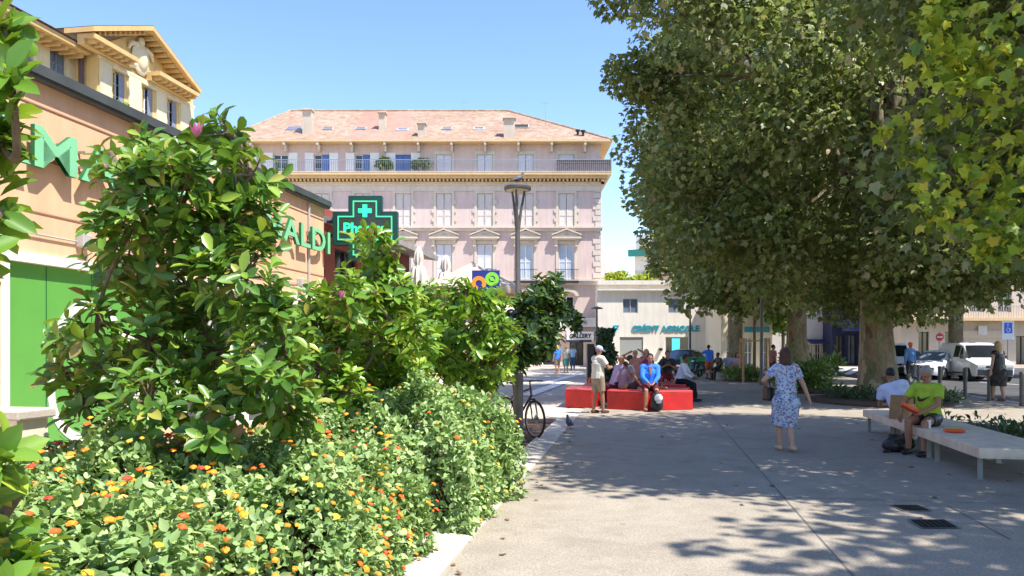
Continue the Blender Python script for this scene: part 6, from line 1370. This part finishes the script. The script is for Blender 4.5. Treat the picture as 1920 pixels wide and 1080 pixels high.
def car(label, loc, rz, paint):
    return vehicle('parked_car', label, 'car', loc, rz, 4.1, 1.74, 1.48, cst, (-1.02, .94, -1.72, 1.38, .74, .56), paint, (-.78, -3.3), .31, glass_y=(((-1.4, -1.75), (-2.3, -2.3), .08, .86, 'side_window'), ((-2.4, -2.4), (-3.6, -3.3), .08, .84, 'side_window')), group='parked cars')
car('white car parked behind the van with its dark side glass open to view', (P(1733, 700, 38).x, 38.5, 0), face_to(-.80, -.60), m_wpaint)
car('silver white car half hidden behind the lime green man', (P(1712, 700, 44).x, 43.5, 0), face_to(-.2, -1), m_spaint)
car('dark car with a pale reflecting windscreen parked before the bank', (P(1246, 690, 46).x, 44.6, 0), face_to(-.55, -.83), m_dpaint)
# green bins
for px, lab in ((1287, 'green wheeled bin beside the dark lamp post'), (1310, 'green wheeled bin left of the man in orange shorts')):
    g = P(px, 690, 43); t = thing('bin', lab, 'bin', (g.x, 43, 0), 0, 'green wheeled bins'); b = MB(); b.prism([(-.28, -.32), (.28, -.32), (.28, .32), (-.28, .32)], 1.0, .10, 0, 'z', .8); b.build('bin_body', m_binG, t); b = MB(); b.box(-.31, .31, -.36, .34, 1.001, 1.07); b.build('lid', m_binG, t, bevel=.02)
    for s_ in (-1, 1): b = MB(); b.tube([(s_*.2, .28, .1), (s_*.26, .28, .1)], .1, 12); b.build('wheel', m_rubber, t)
# scooter by the bins
def scooter(label, loc, rz):
    t = thing('scooter', label, 'scooter', loc, rz, 'parked scooters'); 
    for y in (0, -1.25): b = MB(); b.tube([(-.05, y, .24), (.05, y, .24)], .24, 18); wh = b.build('wheel', m_rubber, t); b = MB(); b.tube([(-.055, y, .24), (.055, y, .24)], .12, 12); b.build('rim', m_steel, wh)
    b = MB(); b.cap((0, -.08, .35), (0, -.22, .85), .10, .09, 1.8); b.cap((0, -.3, .32), (0, -.7, .32), .08, .09, 1.8); b.cap((0, -.75, .45), (0, -1.25, .6), .16, .12, 1.1); b.build('body', m_dpaint, t, smooth=True)
    b = MB(); b.cap((0, -.7, .76), (0, -1.25, .80), .06, .05, 2.4); b.build('seat', m_black, t, smooth=True); b = MB(); b.tube([(-.3, -.32, 1.02), (0, -.24, .96), (.3, -.32, 1.02)], .015, 6); b.tube([(0, 0, .24), (0, -.12, .6)], .03, 6); b.build('handlebar', m_black, t)
    b = MB(); b.ell((0, -.16, .88), (.08, .05, .07)); b.build('headlight', m_chrome, t, smooth=True); return t
s0 = scooter('dark scooter parked right of the man in the white shirt', (P(1302, 690, 40).x, 40.5, 0), R(150))
dup(s0, (P(1345, 690, 40.5).x, 41.5, 0), R(200), 'dark scooter behind the man in orange shorts')
s1 = dup(s0, (P(1716, 700, 33).x, 33.4, 0), R(120), 'scooter standing at the helmeted rider by the bollards')
# road signs
def sign(label, px, py, Y, kind):
    c = P(px, py, Y); t = thing('road_sign', label, 'road sign', (c.x, Y, 0)); b = MB(); b.tube([(0, .03, 0), (0, .03, c.z+.3)], .03, 8); b.build('pole', m_steel, t); z = c.z
    if kind == 'no':
        b = MB(); b.tube([(0, 0, z), (0, -.015, z)], .22, 28); p_ = b.build('sign_plate', M('sign red', (.55, .02, .03), .4, .05), t); b = MB(); b.box(-.15, .15, -.022, -.016, z-.035, z+.035); b.build('white_bar', m_white, p_)
    else:
        t.scale = (.8, 1, 1)
        b = MB(); b.box(-.40, .40, -.02, 0, z-.50, z+.48); b.build('sign_plate', m_white, t); b = MB(); b.box(-.27, .27, -.028, -.0201, z-.17, z+.40); q = b.build('blue_panel', M('sign blue', (.02, .10, .60), .4, .05), t)
        b = MB(); b.ell((-.03, -.035, z+.30), (.04, .01, .04), n=10); ring(b, 0.0, z+.02, .13, .10, -.03, 150, 400, 18); b.box(-.05, -.02, -.036, -.0285, z+.06, z+.24); b.box(-.05, .07, -.036, -.0285, z+.06, z+.09); b.box(.07, .10, -.036, -.0285, z-.05, z+.06); b.build('wheelchair_symbol', m_white, q)
sign('round red no entry sign above the parked white car', 1762, 632, 42, 'no'); sign('white and blue wheelchair parking sign above the white van', 1890, 619, 41, 'dis')
